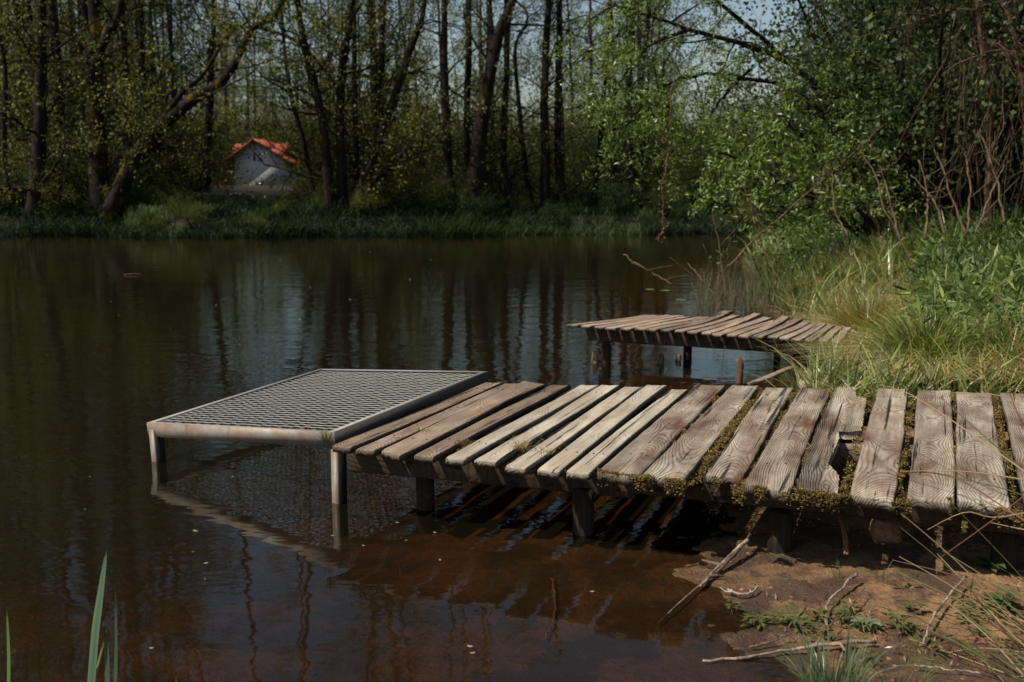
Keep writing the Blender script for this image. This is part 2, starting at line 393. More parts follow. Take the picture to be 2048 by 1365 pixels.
mb=MB(); nx=len(gx); ny=len(gy)
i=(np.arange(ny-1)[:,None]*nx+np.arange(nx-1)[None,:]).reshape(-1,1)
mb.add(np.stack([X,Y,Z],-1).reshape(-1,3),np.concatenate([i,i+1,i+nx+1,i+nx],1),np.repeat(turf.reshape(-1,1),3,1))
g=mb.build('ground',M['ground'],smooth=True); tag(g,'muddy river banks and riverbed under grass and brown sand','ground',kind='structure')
mb=MB(); mb.add([(-400,-30,0),(400,-30,0),(400,120,0),(-400,120,0)],np.array([[0,1,2,3]]))
w=mb.build('water',M['water']); tag(w,'dark peaty brown river reflecting the trees','river',kind='structure')
def H(x,y): return float(height(np.array([x]),np.array([y]))[0])
def HV(p): return height(p[:,0],p[:,1])

# ------------------------------------------------------------------ front wooden jetty
DZ=.34
jet=empty('wooden_jetty',(P(1165,1065,0)[0],P(1165,1065,0)[1],0),'long weathered plank jetty with mossy gaps leading to the steel grating platform','jetty')
PL=[ # near-left, near-right, far-left, far-right, kind
((664,893),(701,897),(973,765),(1005,766),'b'),((711,899),(748,901),(1012,767),(1047,767),'b'),
((763,899),(799,911),(1050,761),(1090,768),'b'),((827,910),(866,914),(1105,768),(1141,769),'b'),
((890,918),(929,921),(1163,769),(1198,769),'p'),((948,921),(991,925),(1203,770),(1238,771),'p'),
((1009,933),(1051,938),(1251,774),(1286,774),'p'),((1074,937),(1118,943),(1295,769),(1334,770),'p'),
((1133,943),(1177,948),(1344,777),(1376,777),'p'),((1197,945),(1275,956),(1393,768),(1451,770),'g'),
((1285,950),(1369,962),(1464,771),(1518,772),'g'),((1413,948),(1484,957),(1532,774),(1589,775),'g'),
((1487,968),(1580,985),(1602,774),(1664,775),'g'),None,
((1700,988),(1789,1002),(1757,777),(1818,778),'g'),((1814,996),(1909,1006),(1837,779),(1902,779),'g'),
((1916,1002),(2023,1019),(1912,783),(1984,785),'g'),((2054,1024),(2160,1036),(1999,786),(2072,788),'g'),
((2190,1040),(2300,1050),(2092,789),(2165,790),'g')]
def make_plank(nl,nr,fl,fr,mat,th,name='plank',parent=None,curl=0.0,cup=.003,tilt=None,tone=1.0,edge=.003,rag=0.0):
    nl,nr,fl,fr=[np.asarray(q,float) for q in (nl,nr,fl,fr)]
    c=(nl+nr+fl+fr)/4; d=(fl+fr-nl-nr)/2; L=np.linalg.norm(d); ang=math.atan2(d[1],d[0])
    s=np.concatenate([[0,.004],np.linspace(.012,.988,27),[.996,1]]); t=np.concatenate([[0,.035],np.linspace(.1,.9,7),[.965,1]]); nx_,ny_=len(s)-1,len(t)-1
    S,T=np.meshgrid(s,t,indexing='ij')
    r=np.random.default_rng(abs(int(c[0]*1000+c[1]*777)))
    offl=np.cumsum(r.normal(0,edge*.6,nx_+1)); offl-=np.linspace(offl[0],offl[-1],nx_+1)
    offr=np.cumsum(r.normal(0,edge*.6,nx_+1)); offr-=np.linspace(offr[0],offr[-1],nx_+1)
    endn=r.normal(0,.003+rag,ny_+1); endf=r.normal(0,.003+rag*.5,ny_+1)
    Pt=(1-S)[...,None]*((1-T)[...,None]*nl+T[...,None]*nr)+S[...,None]*((1-T)[...,None]*fl+T[...,None]*fr)
    wd=(nr-nl); wd/=np.linalg.norm(wd); dd=d/L
    Pt=Pt+((1-T)*offl[:,None]+T*offr[:,None])[...,None]*wd
    ew=np.exp(-S*L/.05)[...,None]; ef=np.exp(-(1-S)*L/.05)[...,None]
    Pt=Pt+ew*endn[None,:,None]*dd+ef*endf[None,:,None]*dd
    top=Pt.copy(); e=4*(T-.5)**2
    top[...,2]+=cup*(e-.5)+curl*S**3-.0045*(e>.99)-.003*((S<.01)|(S>.99))+.0035*np.sin(S*5+c[0]*9)
    bot=Pt.copy(); bot[...,2]+=curl*S**3-th+.0035*np.sin(S*5+c[0]*9)
    inner=Pt.copy()
    # local frame: x along the plank
    ca,sa=cos(-ang),sin(-ang)
    def loc(V):
        V=V-c; return np.stack([V[...,0]*ca-V[...,1]*sa,V[...,0]*sa+V[...,1]*ca,V[...,2]],-1)
    top=loc(top); bot=loc(bot)
    N=(nx_+1)*(ny_+1); idx=np.arange(N).reshape(nx_+1,ny_+1)
    q=lambda a:np.stack([a[:-1,:-1],a[1:,:-1],a[1:,1:],a[:-1,1:]],-1).reshape(-1,4)
    Fq=[q(idx)[:,::-1],q(idx+N)]
    for a,rev in ((idx[:,0],0),(idx[:,-1],1),(idx[0,:],1),(idx[-1,:],0)):
        f=np.stack([a[:-1],a[1:],a[1:]+N,a[:-1]+N],-1); Fq.append(f[:,::-1] if rev else f)
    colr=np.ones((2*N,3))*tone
    edgeT=((T<.01)|(T>.99)).reshape(-1); colr[:N][edgeT]*=.6; endS=((S<.003)|(S>.997)).reshape(-1); colr[:N][endS]*=.6; colr[N:]*=.32  # ends, edges and underside darkened in colour to look shaded
    m_=MB(); m_.add(np.concatenate([top.reshape(-1,3),bot.reshape(-1,3)]),Fq,colr)
    o=m_.build(name,mat,parent)
    o.location=c-(np.array(parent.location) if parent else 0); o.rotation_euler=(0,0,ang)
    return o
kinds={'b':'plank_brown','p':'plank_pale','g':'plank_grey'}
def zdeck(u): return .335 if u<800 else .34
for k,pl in enumerate(PL):
    if pl is None: continue
    z=zdeck(pl[0][0])+[0,.004,.006,-.002,.003,-.003,.004,0,.003,.012,.01,.012,.01,.01,.008,.012,.008,.01,.01][k]
    pts=[P(u,v,z) for u,v in pl[:4]]
    o=make_plank(*pts,M[kinds[pl[4]]],.029 if k<9 else .040,parent=jet,tone=[.85,.9,.95,.92,1,1,1,1.05,.85,.88,.8,.95,.95,1,1,1.02,.95,.95,1][k],edge=.0018 if k<9 else .003,rag=0 if k<9 else (.006 if k in(9,10,11,12,16) else .002))

# broken plank with a hole
br=[(1591,977),(1635,985),(1677,991),(1678,951),(1666,938),(1656,926),(1668,900),(1679,877),(1677,863),(1700,864),(1723,861),(1733,796),(1713,795),(1710,775),(1673,774),(1650,822),(1630,868),(1610,920)]
bp_=np.array([P(u,v,DZ+.012) for u,v in br])
def poly_plank(pts,th,mat,parent,name='plank',ang=None):
    import mathutils
    c=pts.mean(0); 
    dense=[]
    for i in range(len(pts)):
        a,b=pts[i],pts[(i+1)%len(pts)]; n=max(1,int(np.linalg.norm(b-a)/.02))
        for j in range(n): dense.append(a+(b-a)*j/n+np.array([*rng.normal(0,.002,2),0]))
    dense=np.array(dense); ca,sa=cos(-ang),sin(-ang); V=dense-c
    V=np.stack([V[:,0]*ca-V[:,1]*sa,V[:,0]*sa+V[:,1]*ca,V[:,2]],-1); n=len(V)
    from mathutils.geometry import tessellate_polygon
    tri=np.array(tessellate_polygon([[mathutils.Vector(v) for v in V]]))
    top=V.copy(); bot=V.copy(); bot[:,2]-=th
    up=np.cross(top[tri[0][1]]-top[tri[0][0]],top[tri[0][2]]-top[tri[0][0]])[2]>0
    side=np.array([[i,(i+1)%n,(i+1)%n+n,i+n] for i in range(n)])
    m_=MB(); m_.add(np.concatenate([top,bot]),[tri if up else tri[:,::-1],(tri if not up else tri[:,::-1])+n,side])
    o=m_.build(name,mat,parent); o.location=c-np.array(parent.location); o.rotation_euler=(0,0,ang); return o
dv=P(1690,775,.3)-P(1620,985,.3)
o=poly_plank(bp_,.038,M['plank_grey'],jet,ang=math.atan2(dv[1],dv[0])); o['label']='broken plank with a ragged hole on its right side'
# splinter and chip inside the hole
mb=MB(); beam(mb,P(1652,930,.25),P(1676,893,.27),.03,.02,4,.002); mb.build('splinter',M['plank_brown'],jet,origin=P(1660,915,.25))

nm_=MB(); tube(nm_,[(0,0,-.004),(0,0,.0015)],.0042,8,(.08,.06,.05)); nail0=None
for pk in [c for c in list(jet.children) if c.name.startswith('plank')]:
    bb=[v.co for v in pk.data.vertices]; xs=[v[0] for v in bb]; x0,x1=min(xs),max(xs); w0=max(v[1] for v in bb)-min(v[1] for v in bb)
    for xe in (x0+.17*(x1-x0),x1-.14*(x1-x0)):
        near_v=[v for v in bb if abs(v[0]-xe)<.06 and v[2]>-.02]
        if not near_v: continue
        ymin,ymax=min(v[1] for v in near_v),max(v[1] for v in near_v)
        for fy in (.25,.75):
            if nail0 is None: nail0=nm_.build('nail',M['post'],pk); nl_=nail0
            else: nl_=nail0.copy(); COL.objects.link(nl_); nl_.parent=pk
            nl_.location=(xe+rng.normal(0,.012),ymin+(ymax-ymin)*(fy+rng.normal(0,.04)),max(v[2] for v in near_v)-.001)
# longitudinal beams, cross joists
def lerp(a,b,t): return a+(b-a)*t
near=[]; farr=[]
for pl in PL:
    if pl is None:
        a=[P(1591,977,DZ),P(1677,991,DZ),P(1673,774,DZ),P(1733,776,DZ)]
    else: a=[P(u,v,DZ) for u,v in pl[:4]]
    nm=(a[0]+a[1])/2; fm=(a[2]+a[3])/2; near.append(nm+(fm-nm)*(.125 if len(near)<11 else .09)); farr.append(fm+(nm-fm)*.15)
def dz(p,z): q=np.array(p,float); q[2]=z; return q
for line,nm in ((near,'front'),(farr,'back')):
    for (a,b) in ((0,9),(9,18)):
        pa,pb=dz(line[a],.185),dz(line[b],.185)
        ext=(pb-pa)/np.linalg.norm(pb-pa)*.08
        thk=.135 if b<10 else .11
        zc=DZ-.029-thk/2-.003 if b<10 else DZ-.031-thk/2-.003
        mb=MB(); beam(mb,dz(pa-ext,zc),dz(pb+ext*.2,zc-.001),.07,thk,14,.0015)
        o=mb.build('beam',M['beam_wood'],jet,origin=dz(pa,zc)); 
        d_=pb-pa
posts=[(850,1016),(1165,1066)]
for (u,v) in posts:
    b=P(u,v,0); mb=MB(); tube(mb,[b+[0,0,-.6],b+[0,0,-.1],b+[.004,0,.05],b+[0,0,.20]],[.047,.047,.046,.046],10,wob=.03)
    mb.build('post',M['post'],jet,smooth=False,origin=b)
# back posts and landward posts
def onl(line,t): 
    i=min(int(t),len(line)-2); return lerp(line[i],line[i+1],t-i)
for line,t in ((farr,2.0),(farr,8.3),(near,12.2),(farr,13),(near,16.4),(farr,17)):
    b=dz(onl(line,t),0); hb=H(b[0],b[1]); mb=MB(); tube(mb,[dz(b,hb-.4),dz(b,hb+.02),dz(b,.185)],[.05,.05,.048],10,wob=.03)
    mb.build('post',M['post'],jet,origin=b)
mb=MB(); pa=dz((near[9]+farr[9])/2,.24); pb=dz((near[18]+farr[18])/2,.24); beam(mb,pa,pb,.07,.10,14,.002); mb.build('beam',M['plank_brown'],jet,origin=pa)
# moss between the wide planks and on their ends
def moss(mb,p,n,size,spread,cols):
    p=np.asarray(p); base=p[rng.integers(0,len(p),n)]+rng.normal(0,1,(n,3))*np.array(spread)
    leaves(mb,base,size,size*.45,cols,droop=-.5)
mosscol=[(.22,.15,.045),(.33,.25,.07),(.14,.07,.025),(.26,.21,.07),(.09,.08,.02),(.26,.13,.04)]
def blob(mb,c,r,col,flat=.6):
    q=np.array([[1,0,0],[.7,.7,-.1],[0,1,0],[-.7,.7,-.1],[-1,0,0],[-.7,-.7,-.1],[0,-1,0],[.7,-.7,-.1],[.55,0,.75],[0,.55,.75],[-.55,0,.75],[0,-.55,.75],[0,0,1]],float)*rng.uniform(.75,1.25,(13,1))*r*np.array([1,1,flat])
    a=rng.uniform(0,6.28); q=q@np.array([[cos(a),sin(a),0],[-sin(a),cos(a),0],[0,0,1]])
    mb.add(q+c,[np.array([[0,1,8],[1,2,9],[1,9,8],[2,3,9],[3,4,10],[3,10,9],[4,5,10],[5,6,11],[5,11,10],[6,7,11],[7,0,8],[7,8,11],[8,9,12],[9,10,12],[10,11,12],[11,8,12]])],col)
def cushion(mb,pts,n,r0,r1):
    for p in pts[rng.integers(0,len(pts),n)]: blob(mb,p-[0,0,.008],rng.uniform(r0,r1),np.array(mosscol[rng.integers(len(mosscol))])*rng.uniform(.35,.7))
def gapline(k,z,t0,t1,n):
    a=PL[k]; b=PL[k+1]
    ar=[(1677,991),(1733,790)] if a is None else [a[1],a[3]]
    bl=[(1591,977),(1673,774)] if b is None else [b[0],b[2]]
    A0,A1,B0,B1=[P(*q,z) for q in (ar[0],ar[1],bl[0],bl[1])]
    t=rng.uniform(t0,t1,n)[:,None]; 
    near_=lerp(A0,B0,0.0); 
    ea=A0+(A1-A0)*t; eb=B0+(B1-B0)*t; s=np.clip(rng.normal(.22,.30,n),-.12,1.05)[:,None]
    return ea+(eb-ea)*s
for k,(t0,t1,n) in {3:(.05,.35,120),4:(.0,.35,260),5:(.0,.3,220),6:(.0,.25,260),7:(0,.4,220),8:(0,.25,150),9:(0,.85,1700),10:(.0,1,1500),11:(0,1,1500),12:(0,1,1500),13:(0,.9,500),14:(0,.9,1000),15:(0,1,900),16:(0,1,1400),17:(0,1,600)}.items():
    mb=MB(); pz=DZ-.006 if k<9 else DZ+.016
    n=int(n*2.2); pts=gapline(k,pz,t0,t1,n); 
    lump=np.clip(vnoise(pts[:,0]*14,pts[:,1]*14,k)+.35,0,1); pts[:,2]+= -.03+.03*lump*rng.random(n)
    keep=rng.random(n)<(.25+.75*lump); pts=pts[keep]
    cols=mosscol if k>8 else [(.22,.15,.04),(.14,.12,.03),(.25,.12,.03),(.10,.10,.03)]
    leaves(mb,pts,.010,.006,cols,droop=-.6)
    if k>8 and len(pts)>50: cushion(mb,pts,min(320,len(pts)//6),.004,.011)
    tag(mb.build('moss',M['moss'],jet,origin=P(1400,900,DZ)),kind='stuff')
def endmoss(mb,u0,v0,u1,v1,n,dzv=.0,drop=.022,bk=.022,size=.018):
    a=P(u0,v0,DZ+.01); b=P(u1,v1,DZ+.01); t=rng.random(n)[:,None]; p=a+(b-a)*t
    p[:,1]+=np.abs(rng.normal(0,bk,n))*.8-.012; p[:,2]-=np.abs(rng.normal(0,drop,n))*(rng.random(n)<.6); p[:,2]+=rng.random(n)*.006
    k=np.clip(vnoise(p[:,0]*32,p[:,1]*20,int(u0))*1.5+.35,0,1)>rng.random(n); leaves(mb,p[k],.009,.0055,mosscol,droop=-.4)
    if k.sum()>20: cushion(mb,p[k],150,.003,.008)
for (a,b,n) in (((1196,944),(1290,958),900),((1285,955),(1372,966),1000),((1400,945),(1490,985),1100),((1484,970),(1585,990),1300),((1590,982),(1680,994),900),((1680,990),(1700,990),200),((1780,1000),(1820,1004),260),((1900,1000),(1930,1050),900),((1950,1010),(2050,1030),700)):
    mb=MB(); endmoss(mb,*a,*b,int(n*2)); tag(mb.build('moss',M['moss'],jet,origin=P(a[0],a[1],DZ)),kind='stuff')
# hanging root/moss clumps at plank ends
for (u,v,n,r) in ((1432,985,900,.035),(1925,1045,700,.045),(1515,1000,300,.02)):
    c=P(u,v,.20); mb=MB(); p=c+rng.normal(0,1,(n,3))*np.array([r,r*.6,r*1.2]); leaves(mb,p,.012,.006,[(.13,.075,.035),(.2,.13,.05),(.09,.05,.02),(.16,.10,.05)],droop=.2)
    tag(mb.build('moss',M['moss'],jet,origin=c),kind='stuff')
# grass sprouting from the jetty
def tuft(name,c,n,h,wd,cols,label,lean=.8,rad=.02,group=None,cat='grass tuft',parent=None,curl=.5,mat='grass'):
    c=np.asarray(c,float); mb=MB(); r=np.sqrt(rng.random(n))*rad; a=rng.uniform(0,2*pi,n)
    base=c+np.stack([r*np.cos(a),r*np.sin(a),np.zeros(n)],1)
    az=a+rng.normal(0,.5,n)
    blades(mb,base,h*rng.uniform(.45,1.1,n),wd*rng.uniform(.7,1.2,n),lean*rng.uniform(.1,1.3,n)*(.3+r/rad),cols,curl,4,az)
    o=mb.build(name,M[mat],parent,origin=c)
    if parent is None: tag(o,label,cat,group)
    return o
straw=[(.74,.63,.34),(.60,.48,.23),(.82,.72,.45),(.38,.28,.12)]
green=[(.085,.13,.03),(.11,.16,.04),(.06,.10,.025),(.14,.18,.05)]
tuft('grass_tuft',P(655,885,.34),46,.085,.004,green+[(.3,.12,.03)],'small green grass tuft growing at the near right corner of the steel platform',lean=1.0,rad=.02,group='little grass tufts growing on the jetty')
tuft('grass_tuft',P(1040,898,.34),60,.06,.003,straw+[(.2,.13,.04)],'straw coloured tuft sprouting between the sixth and seventh narrow planks',lean=1.2,rad=.03,group='little grass tufts growing on the jetty')
tuft('grass_tuft',P(1095,908,.34),40,.045,.003,straw+[(.2,.1,.03)],'low reddish straw tuft right of the tallest straw tuft on the jetty',lean=1.3,rad=.03,group='little grass tufts growing on the jetty')
tuft('grass_tuft',P(845,865,.335),30,.04,.003,straw+green,'sparse tuft on the third plank behind the steel platform corner',lean=1.3,rad=.03,group='little grass tufts growing on the jetty')
tuft('grass_tuft',P(925,890,.34),70,.035,.003,[(.3,.12,.03),(.2,.15,.04),(.3,.25,.08)],'orange mossy tuft in the gap beside the fourth plank',lean=1.2,rad=.035,group='little grass tufts growing on the jetty')

# ------------------------------------------------------------------ steel platform
zl,zr=.135*CAMZ,.224*CAMZ
A=P(293,846,zl); B=P(668,865,zr); C_=P(976,743,zr+.002); D=P(640,738,zl+.004)
pf=empty('steel_platform',(A[0],A[1],0),'galvanised steel platform with a grating deck on angle iron legs, left end sinking','platform')
fm=MB(); FH=.078
def rail(a,b,h,w,inn,rc):
    """angle iron: vertical web outside, narrow flange on top"""
    a=np.asarray(a);b=np.asarray(b); d=(b-a)/np.linalg.norm(b-a); s=np.asarray(inn,float); s=s-d*np.dot(s,d); s/=np.linalg.norm(s)
    up=np.cross(d,s); up=up if up[2]>0 else -up
    L=np.linalg.norm(b-a); m=(a+b)/2
    box(fm,m+s*.003-up*h/2,d*L/2,s*.003,up*h/2,(rc,.95 if rc!=.6 else .35,1))  # right rail's web is coloured darker as its shaded side
    box(fm,m+s*(.0065+w/2)-up*.003,d*(L/2-.006),s*w/2,up*.003,(1,1,1))
ctr=(A+B+C_+D)/4
rail(A,B,FH,.024,ctr-(A+B)/2,.1); rail(C_,B,FH,.034,ctr-(B+C_)/2,.6); rail(D,C_,FH,.02,ctr-(C_+D)/2,.8); rail(A,D,FH,.03,ctr-(A+D)/2,.5)
fm.build('frame',M['metal'],pf,origin=A)
gm=MB(); nrow=33; ncol=34
def Q(s,t): return (1-s)*((1-t)*A+t*B)+s*((1-t)*D+t*C_)
ms,mt=.022,.03
for i in range(nrow):
    s=ms+(1-2*ms)*(i+.5)/nrow; pts=[]
    for j in range(ncol*2+1):
        t=mt+(1-2*mt)*j/(ncol*2); p=Q(s,t); p=p+np.array([0,0,-.012+(.0012 if (j%4)<2 else -.0008)]); pts.append(p+[0,0,rng.normal(0,.0007)])
    pts=np.array(pts); tt=(B-A)/np.linalg.norm(B-A); ww=(D-A)/np.linalg.norm(D-A)
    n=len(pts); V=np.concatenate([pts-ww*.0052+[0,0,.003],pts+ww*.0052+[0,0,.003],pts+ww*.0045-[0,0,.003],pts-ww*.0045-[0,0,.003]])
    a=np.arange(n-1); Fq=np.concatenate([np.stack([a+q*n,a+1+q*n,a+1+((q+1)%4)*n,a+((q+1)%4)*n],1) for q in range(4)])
    cg=np.ones((4*n,3)); cg[:2*n,1]=.9; cg[2*n:,1]=.08; gm.add(V,Fq,cg)  # lower vertices painted dark so the gaps between bars look shaded
for j in range(ncol):
    t=mt+(1-2*mt)*(j+.5)/ncol; a,b=Q(ms,t),Q(1-ms,t)
    m=(a+b)/2-[0,0,.019]; d=(b-a); L=np.linalg.norm(d); d/=L; s_=np.cross(d,[0,0,1]); s_/=np.linalg.norm(s_)
    box(gm,m,d*L/2,s_*.0018,np.array([0,0,.002]),(1,.3,1))
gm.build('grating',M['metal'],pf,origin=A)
# legs: angle iron, slightly splayed
def leg(top,foot,inx,iny):
    mb=MB(); top=np.asarray(top); foot=np.asarray(foot); d=foot-top; foot2=top+d*1.9; m=(top+foot2)/2; L=np.linalg.norm(foot2-top); d/=np.linalg.norm(d)
    sx=np.asarray(inx,float); sx-=d*np.dot(sx,d); sx/=np.linalg.norm(sx); sy=np.asarray(iny,float); sy-=d*np.dot(sy,d); sy/=np.linalg.norm(sy)
    box(mb,m+sx*.021,d*L/2,sx*.021,sy*.003,(.1,.8,1)); box(mb,m+sx*.0455+sy*.031,d*L/2,sy*.034,sx*.003,(.2,.05,1))  # side flange coloured near black, its shade put into the colour
    mb.build('leg',M['metal'],pf,origin=top)
ex=(B-A)/np.linalg.norm(B-A); ey=(D-A)/np.linalg.norm(D-A)
fA=P(304,923,0); fB=P(666,1006,0)
leg(A+[0,0,-.006]+ex*.008+ey*.008,fA,ex,ey); leg(B+[0,0,-.08]-ex*.03+ey*.01,fB-ex*.004,ex,ey)
leg(D+[0,0,-.01]+ex*.01-ey*.01,D*[1,1,0]+ex*.01,ex,-ey); leg(C_+[0,0,-.01]-ex*.012-ey*.01,C_*[1,1,0]-ex*.012,-ex,-ey)

# ------------------------------------------------------------------ second jetty
Z2=.34
j2=empty('wooden_jetty',(*P(1186,725,0)[:2],0),'shorter dark jetty farther back with curling narrow planks and thick side beam','jetty')
n2=21; 
nearp=[(1135,650),(1275,657),(1412,666),(1552,676),(1686,683)]; farp=[(1291,631),(1405,633),(1515,638),(1620,647),(1708,655)]
def along(pl,t):
    xs=np.linspace(0,1,len(pl)); return (np.interp(t,xs,[p[0] for p in pl]),np.interp(t,xs,[p[1] for p in pl]))
def j2pt(pl,t,z=Z2): return P(*along(pl,t),z)
L2n=[];L2f=[]
for k in range(n2):
    t0=k/n2; t1=(k+.76)/n2
    a,b,c,d=j2pt(nearp,t0),j2pt(nearp,t1),j2pt(farp,t0),j2pt(farp,t1)
    ex_=rng.normal(0,.02); dn=(c-a)/np.linalg.norm(c-a); a=a+dn*ex_;b=b+dn*ex_; e2=rng.normal(0,.03)+.04*(k in(7,11,14)); c=c+dn*e2; d=d+dn*e2
    curl={7:.055,8:.02,10:.05,11:.02,13:.055,14:.03}.get(k,rng.uniform(0,.008))
    make_plank(a,b,c,d,M['old_wood'],.024,parent=j2,curl=curl,cup=.004,tone=rng.uniform(.8,1.15),edge=.002,rag=.003)
def inset(t,f,z): 
    a,c=j2pt(nearp,t),j2pt(farp,t); return dz(a+(c-a)*f,z)
for f in (.24,.88):
    pa,pb=inset(0,f,.26),inset(.985,f,.258); mb=MB(); beam(mb,pa-[0,0,.012],pb-[0,0,.012],.06,.115,16,.0015); mb.build('beam',M['beam_wood'],j2,origin=pa)
for (t,f,r) in ((.085,.2,.042),(.80,.2,.05),(.23,.85,.04),(.62,.9,.03)):
    b=inset(t,f,0); mb=MB(); tube(mb,[dz(b,-.7),dz(b,0),dz(b,.185)],[r,r,r*.95],9,wob=.04); mb.build('post',M['post'],j2,origin=b)
mb=MB(); pa=P(1600,722,.12); pb=P(1690,722,.14); beam(mb,dz(pa,.12),dz(pb+[0,-.1,0],.13),.03,.22,6,.002); mb.build('side_board',M['beam_wood'],j2,origin=pa)
# rotten stakes in the water near the second jetty
for (u,v,h,r,lab) in ((1478,765,.19,.028,'broken bleached stake standing in the water in front of the second jetty'),(1322,728,.08,.022,'short dark stub of a stake under the middle of the second jetty'),(1356,722,.05,.025,'lowest round stub breaking the surface under the second jetty')):
    b=P(u,v,0); mb=MB(); tube(mb,[b+[0,0,-.5],b+[0,0,0],b+[.008,0,h*.7],b+[-.012,0,h]],[r,r,r*.95,r*.8],8,wob=.12); o=mb.build('wooden_stake',M['twig'],origin=b); tag(o,lab,'stake')
b=P(1188,722,0); mb=MB(); tube(mb,[b+[0,-.07,-.3],b+[0,-.07,.0],b+[.01,-.05,.07],b+[0,-.05,.10]],[.03,.035,.03,.012],8,wob=.2); tag(mb.build('wooden_stake',M['drift'],origin=b),'pale splintered stub against the first post of the second jetty','stake')
# slab and fallen boards on the bank between the jetties
b=P(1655,765,.06); mb=MB(); 
for s in range(2): beam(mb,P(1597,768-s*14,.075-.02*s),P(1705,772-s*16,.08-.02*s),.14,.07,10,.008)
tag(mb.build('stone_slab',M['stone'],origin=b),'pale worn slab lying on the bank between the two jetties','slab')
mb=MB(); beam(mb,P(1500,770,.01),P(1585,735,.10),.05,.02,5,.002); tag(mb.build('board',M['old_wood'],origin=P(1500,770,.01)),'thin dark board leaning from the water onto the bank by the second jetty','board')
mb=MB(); beam(mb,P(1688,700,.16),P(1726,745,.10),.05,.09,4,.004); tag(mb.build('board',M['old_wood'],origin=P(1688,700,.16)),'short rotten board sloping down beside the landward end of the second jetty','board')

# ------------------------------------------------------------------ under the front jetty
mb=MB(); c=P(1772,1062,.12); th=np.linspace(0,2*pi,17)[:-1]
V=[];n_u,n_v=14,9
for i in range(n_v+1):
    for j in range(n_u):
        a=2*pi*j/n_u; e=pi*i/n_v; q=np.array([sin(e)*cos(a),sin(e)*sin(a)*.6,cos(e)*.8]); q=np.sign(q)*np.abs(q)**.7
        V.append(c+q*.062*(1+rng.normal(0,.09)))
i=np.arange(n_v)[:,None]*n_u; j=np.arange(n_u)[None,:]
mb.add(V,np.stack([i+j,i+n_u+j,i+n_u+(j+1)%n_u,i+(j+1)%n_u],-1).reshape(-1,4)); 
tag(mb.build('clay_clod',M['clay'],origin=c),'lump of crumbly brown clay lodged in the shade under the jetty','clod')
mb=MB(); a=P(1676,1022,.14); b=P(1692,1108,.09)
for s in range(3):
    t=np.linspace(0,1,26); p=a+(b-a)*t[:,None]+np.stack([.006*np.cos(t*22+s*2.09)+.01*np.sin(t*3),.006*np.sin(t*22+s*2.09),0*t],1); tube(mb,p,.0055,5)
tag(mb.build('rope',M['rope'],origin=a),'frayed orange twisted rope hanging below the broken plank','rope')

# ------------------------------------------------------------------ driftwood and sticks
def curve(pts,n=14,jit=0.0):
    pts=np.asarray(pts,float); t=np.linspace(0,len(pts)-1,n); out=[]
    for q in t:
        i=int(min(q,len(pts)-2)); f=q-i; p0=pts[max(i-1,0)];p1=pts[i];p2=pts[i+1];p3=pts[min(i+2,len(pts)-1)]
        out.append(.5*((2*p1)+(-p0+p2)*f+(2*p0-5*p1+4*p2-p3)*f*f+(-p0+3*p1-3*p2+p3)*f**3))
    out=np.array(out); 
    if jit: out=out+rng.normal(0,jit,out.shape)
    return out
def gp(u,v,dzz=.0,lo=-.02):
    """point where the sight line meets the terrain"""
    z=0.0
    for _ in range(12):
        p=P(u,v,z); z=max(H(p[0],p[1]),lo)
    return P(u,v,z)+[0,0,dzz]
def stick(px,r0,r1,label,mat='drift',lift=.012,side=(),name='stick',group=None,lo=-.02,tone=1.0):
    pts=[gp(u,v,lift+(e[0] if e else 0),lo) for u,v,*e in px]
    c=curve(pts,18,.002); mb=MB(); n=len(c); rad=np.linspace(r0,r1,n)*(1+.25*rng.standard_normal(n)*.6); tube(mb,c,np.abs(rad)*.68,7,wob=.10)
    for (t,du,dv,L) in side:
        q=c[int(t*(n-1))]; e=q+np.array([du,dv,.02])*L; mid=(q+e)/2+rng.normal(0,.008,3); tube(mb,curve([q,mid,e],7),np.linspace(r1*.9,r1*.35,7),5)
    o=mb.build(name,M[mat],origin=c[0]); tag(o,label,'stick',group); return o
SG='dead sticks and branches lying on the mud'
stick([(1315,1255),(1400,1180,.01),(1452,1142,.02),(1495,1105,.05),(1545,1035,.07)],.005,.012,'long brown driftwood branch rising from the brown shallows to the jetty shadow',side=((.5,-.5,.4,.15),(.3,.6,.2,.12)),name='branch',group=SG,mat='twig')
stick([(1400,1185,.012),(1455,1135,.03),(1493,1110,.05)],.007,.013,'bleached barkless stick lying against the long driftwood branch',group=SG)
stick([(1405,1330),(1500,1322),(1590,1310,.01),(1660,1302,.012),(1750,1296,.01)],.006,.010,'nearly level white barked branch at the water edge near the bottom',side=((.6,.5,.5,.1),(.8,.3,-.6,.08)),name='branch',group=SG)
stick([(1652,1262,.01),(1655,1225,.02),(1680,1195,.02),(1712,1168,.03)],.006,.008,'hooked grey stick curving up towards the jetty on the left of the mud',group=SG)
stick([(1845,1300,.01),(1870,1245,.02),(1900,1205,.02),(1930,1175,.03)],.006,.008,'curved grey stick pointing at the jetty on the right of the mud',group=SG)
stick([(1455,1190,.01),(1480,1200,.01),(1505,1195,.01),(1515,1185,.015)],.006,.005,'short curled pale twig at the mud corner',group=SG,side=((.2,-.5,.5,.08),(.5,.4,.6,.06)))
stick([(1630,1290,.02),(1680,1255,.03),(1728,1200,.03)],.004,.003,'thin straight straw coloured stem crossing the plants',mat='twig',group=SG)
stick([(1500,1302,.0),(1545,1296,.01),(1580,1285,.02)],.006,.004,'dark wet twig just left of the level white branch',mat='twig',group=SG)
stick([(1830,1345,.01),(1900,1352,.01),(1960,1360,.01)],.004,.003,'thin pale twig lying near the bottom right corner',group=SG)
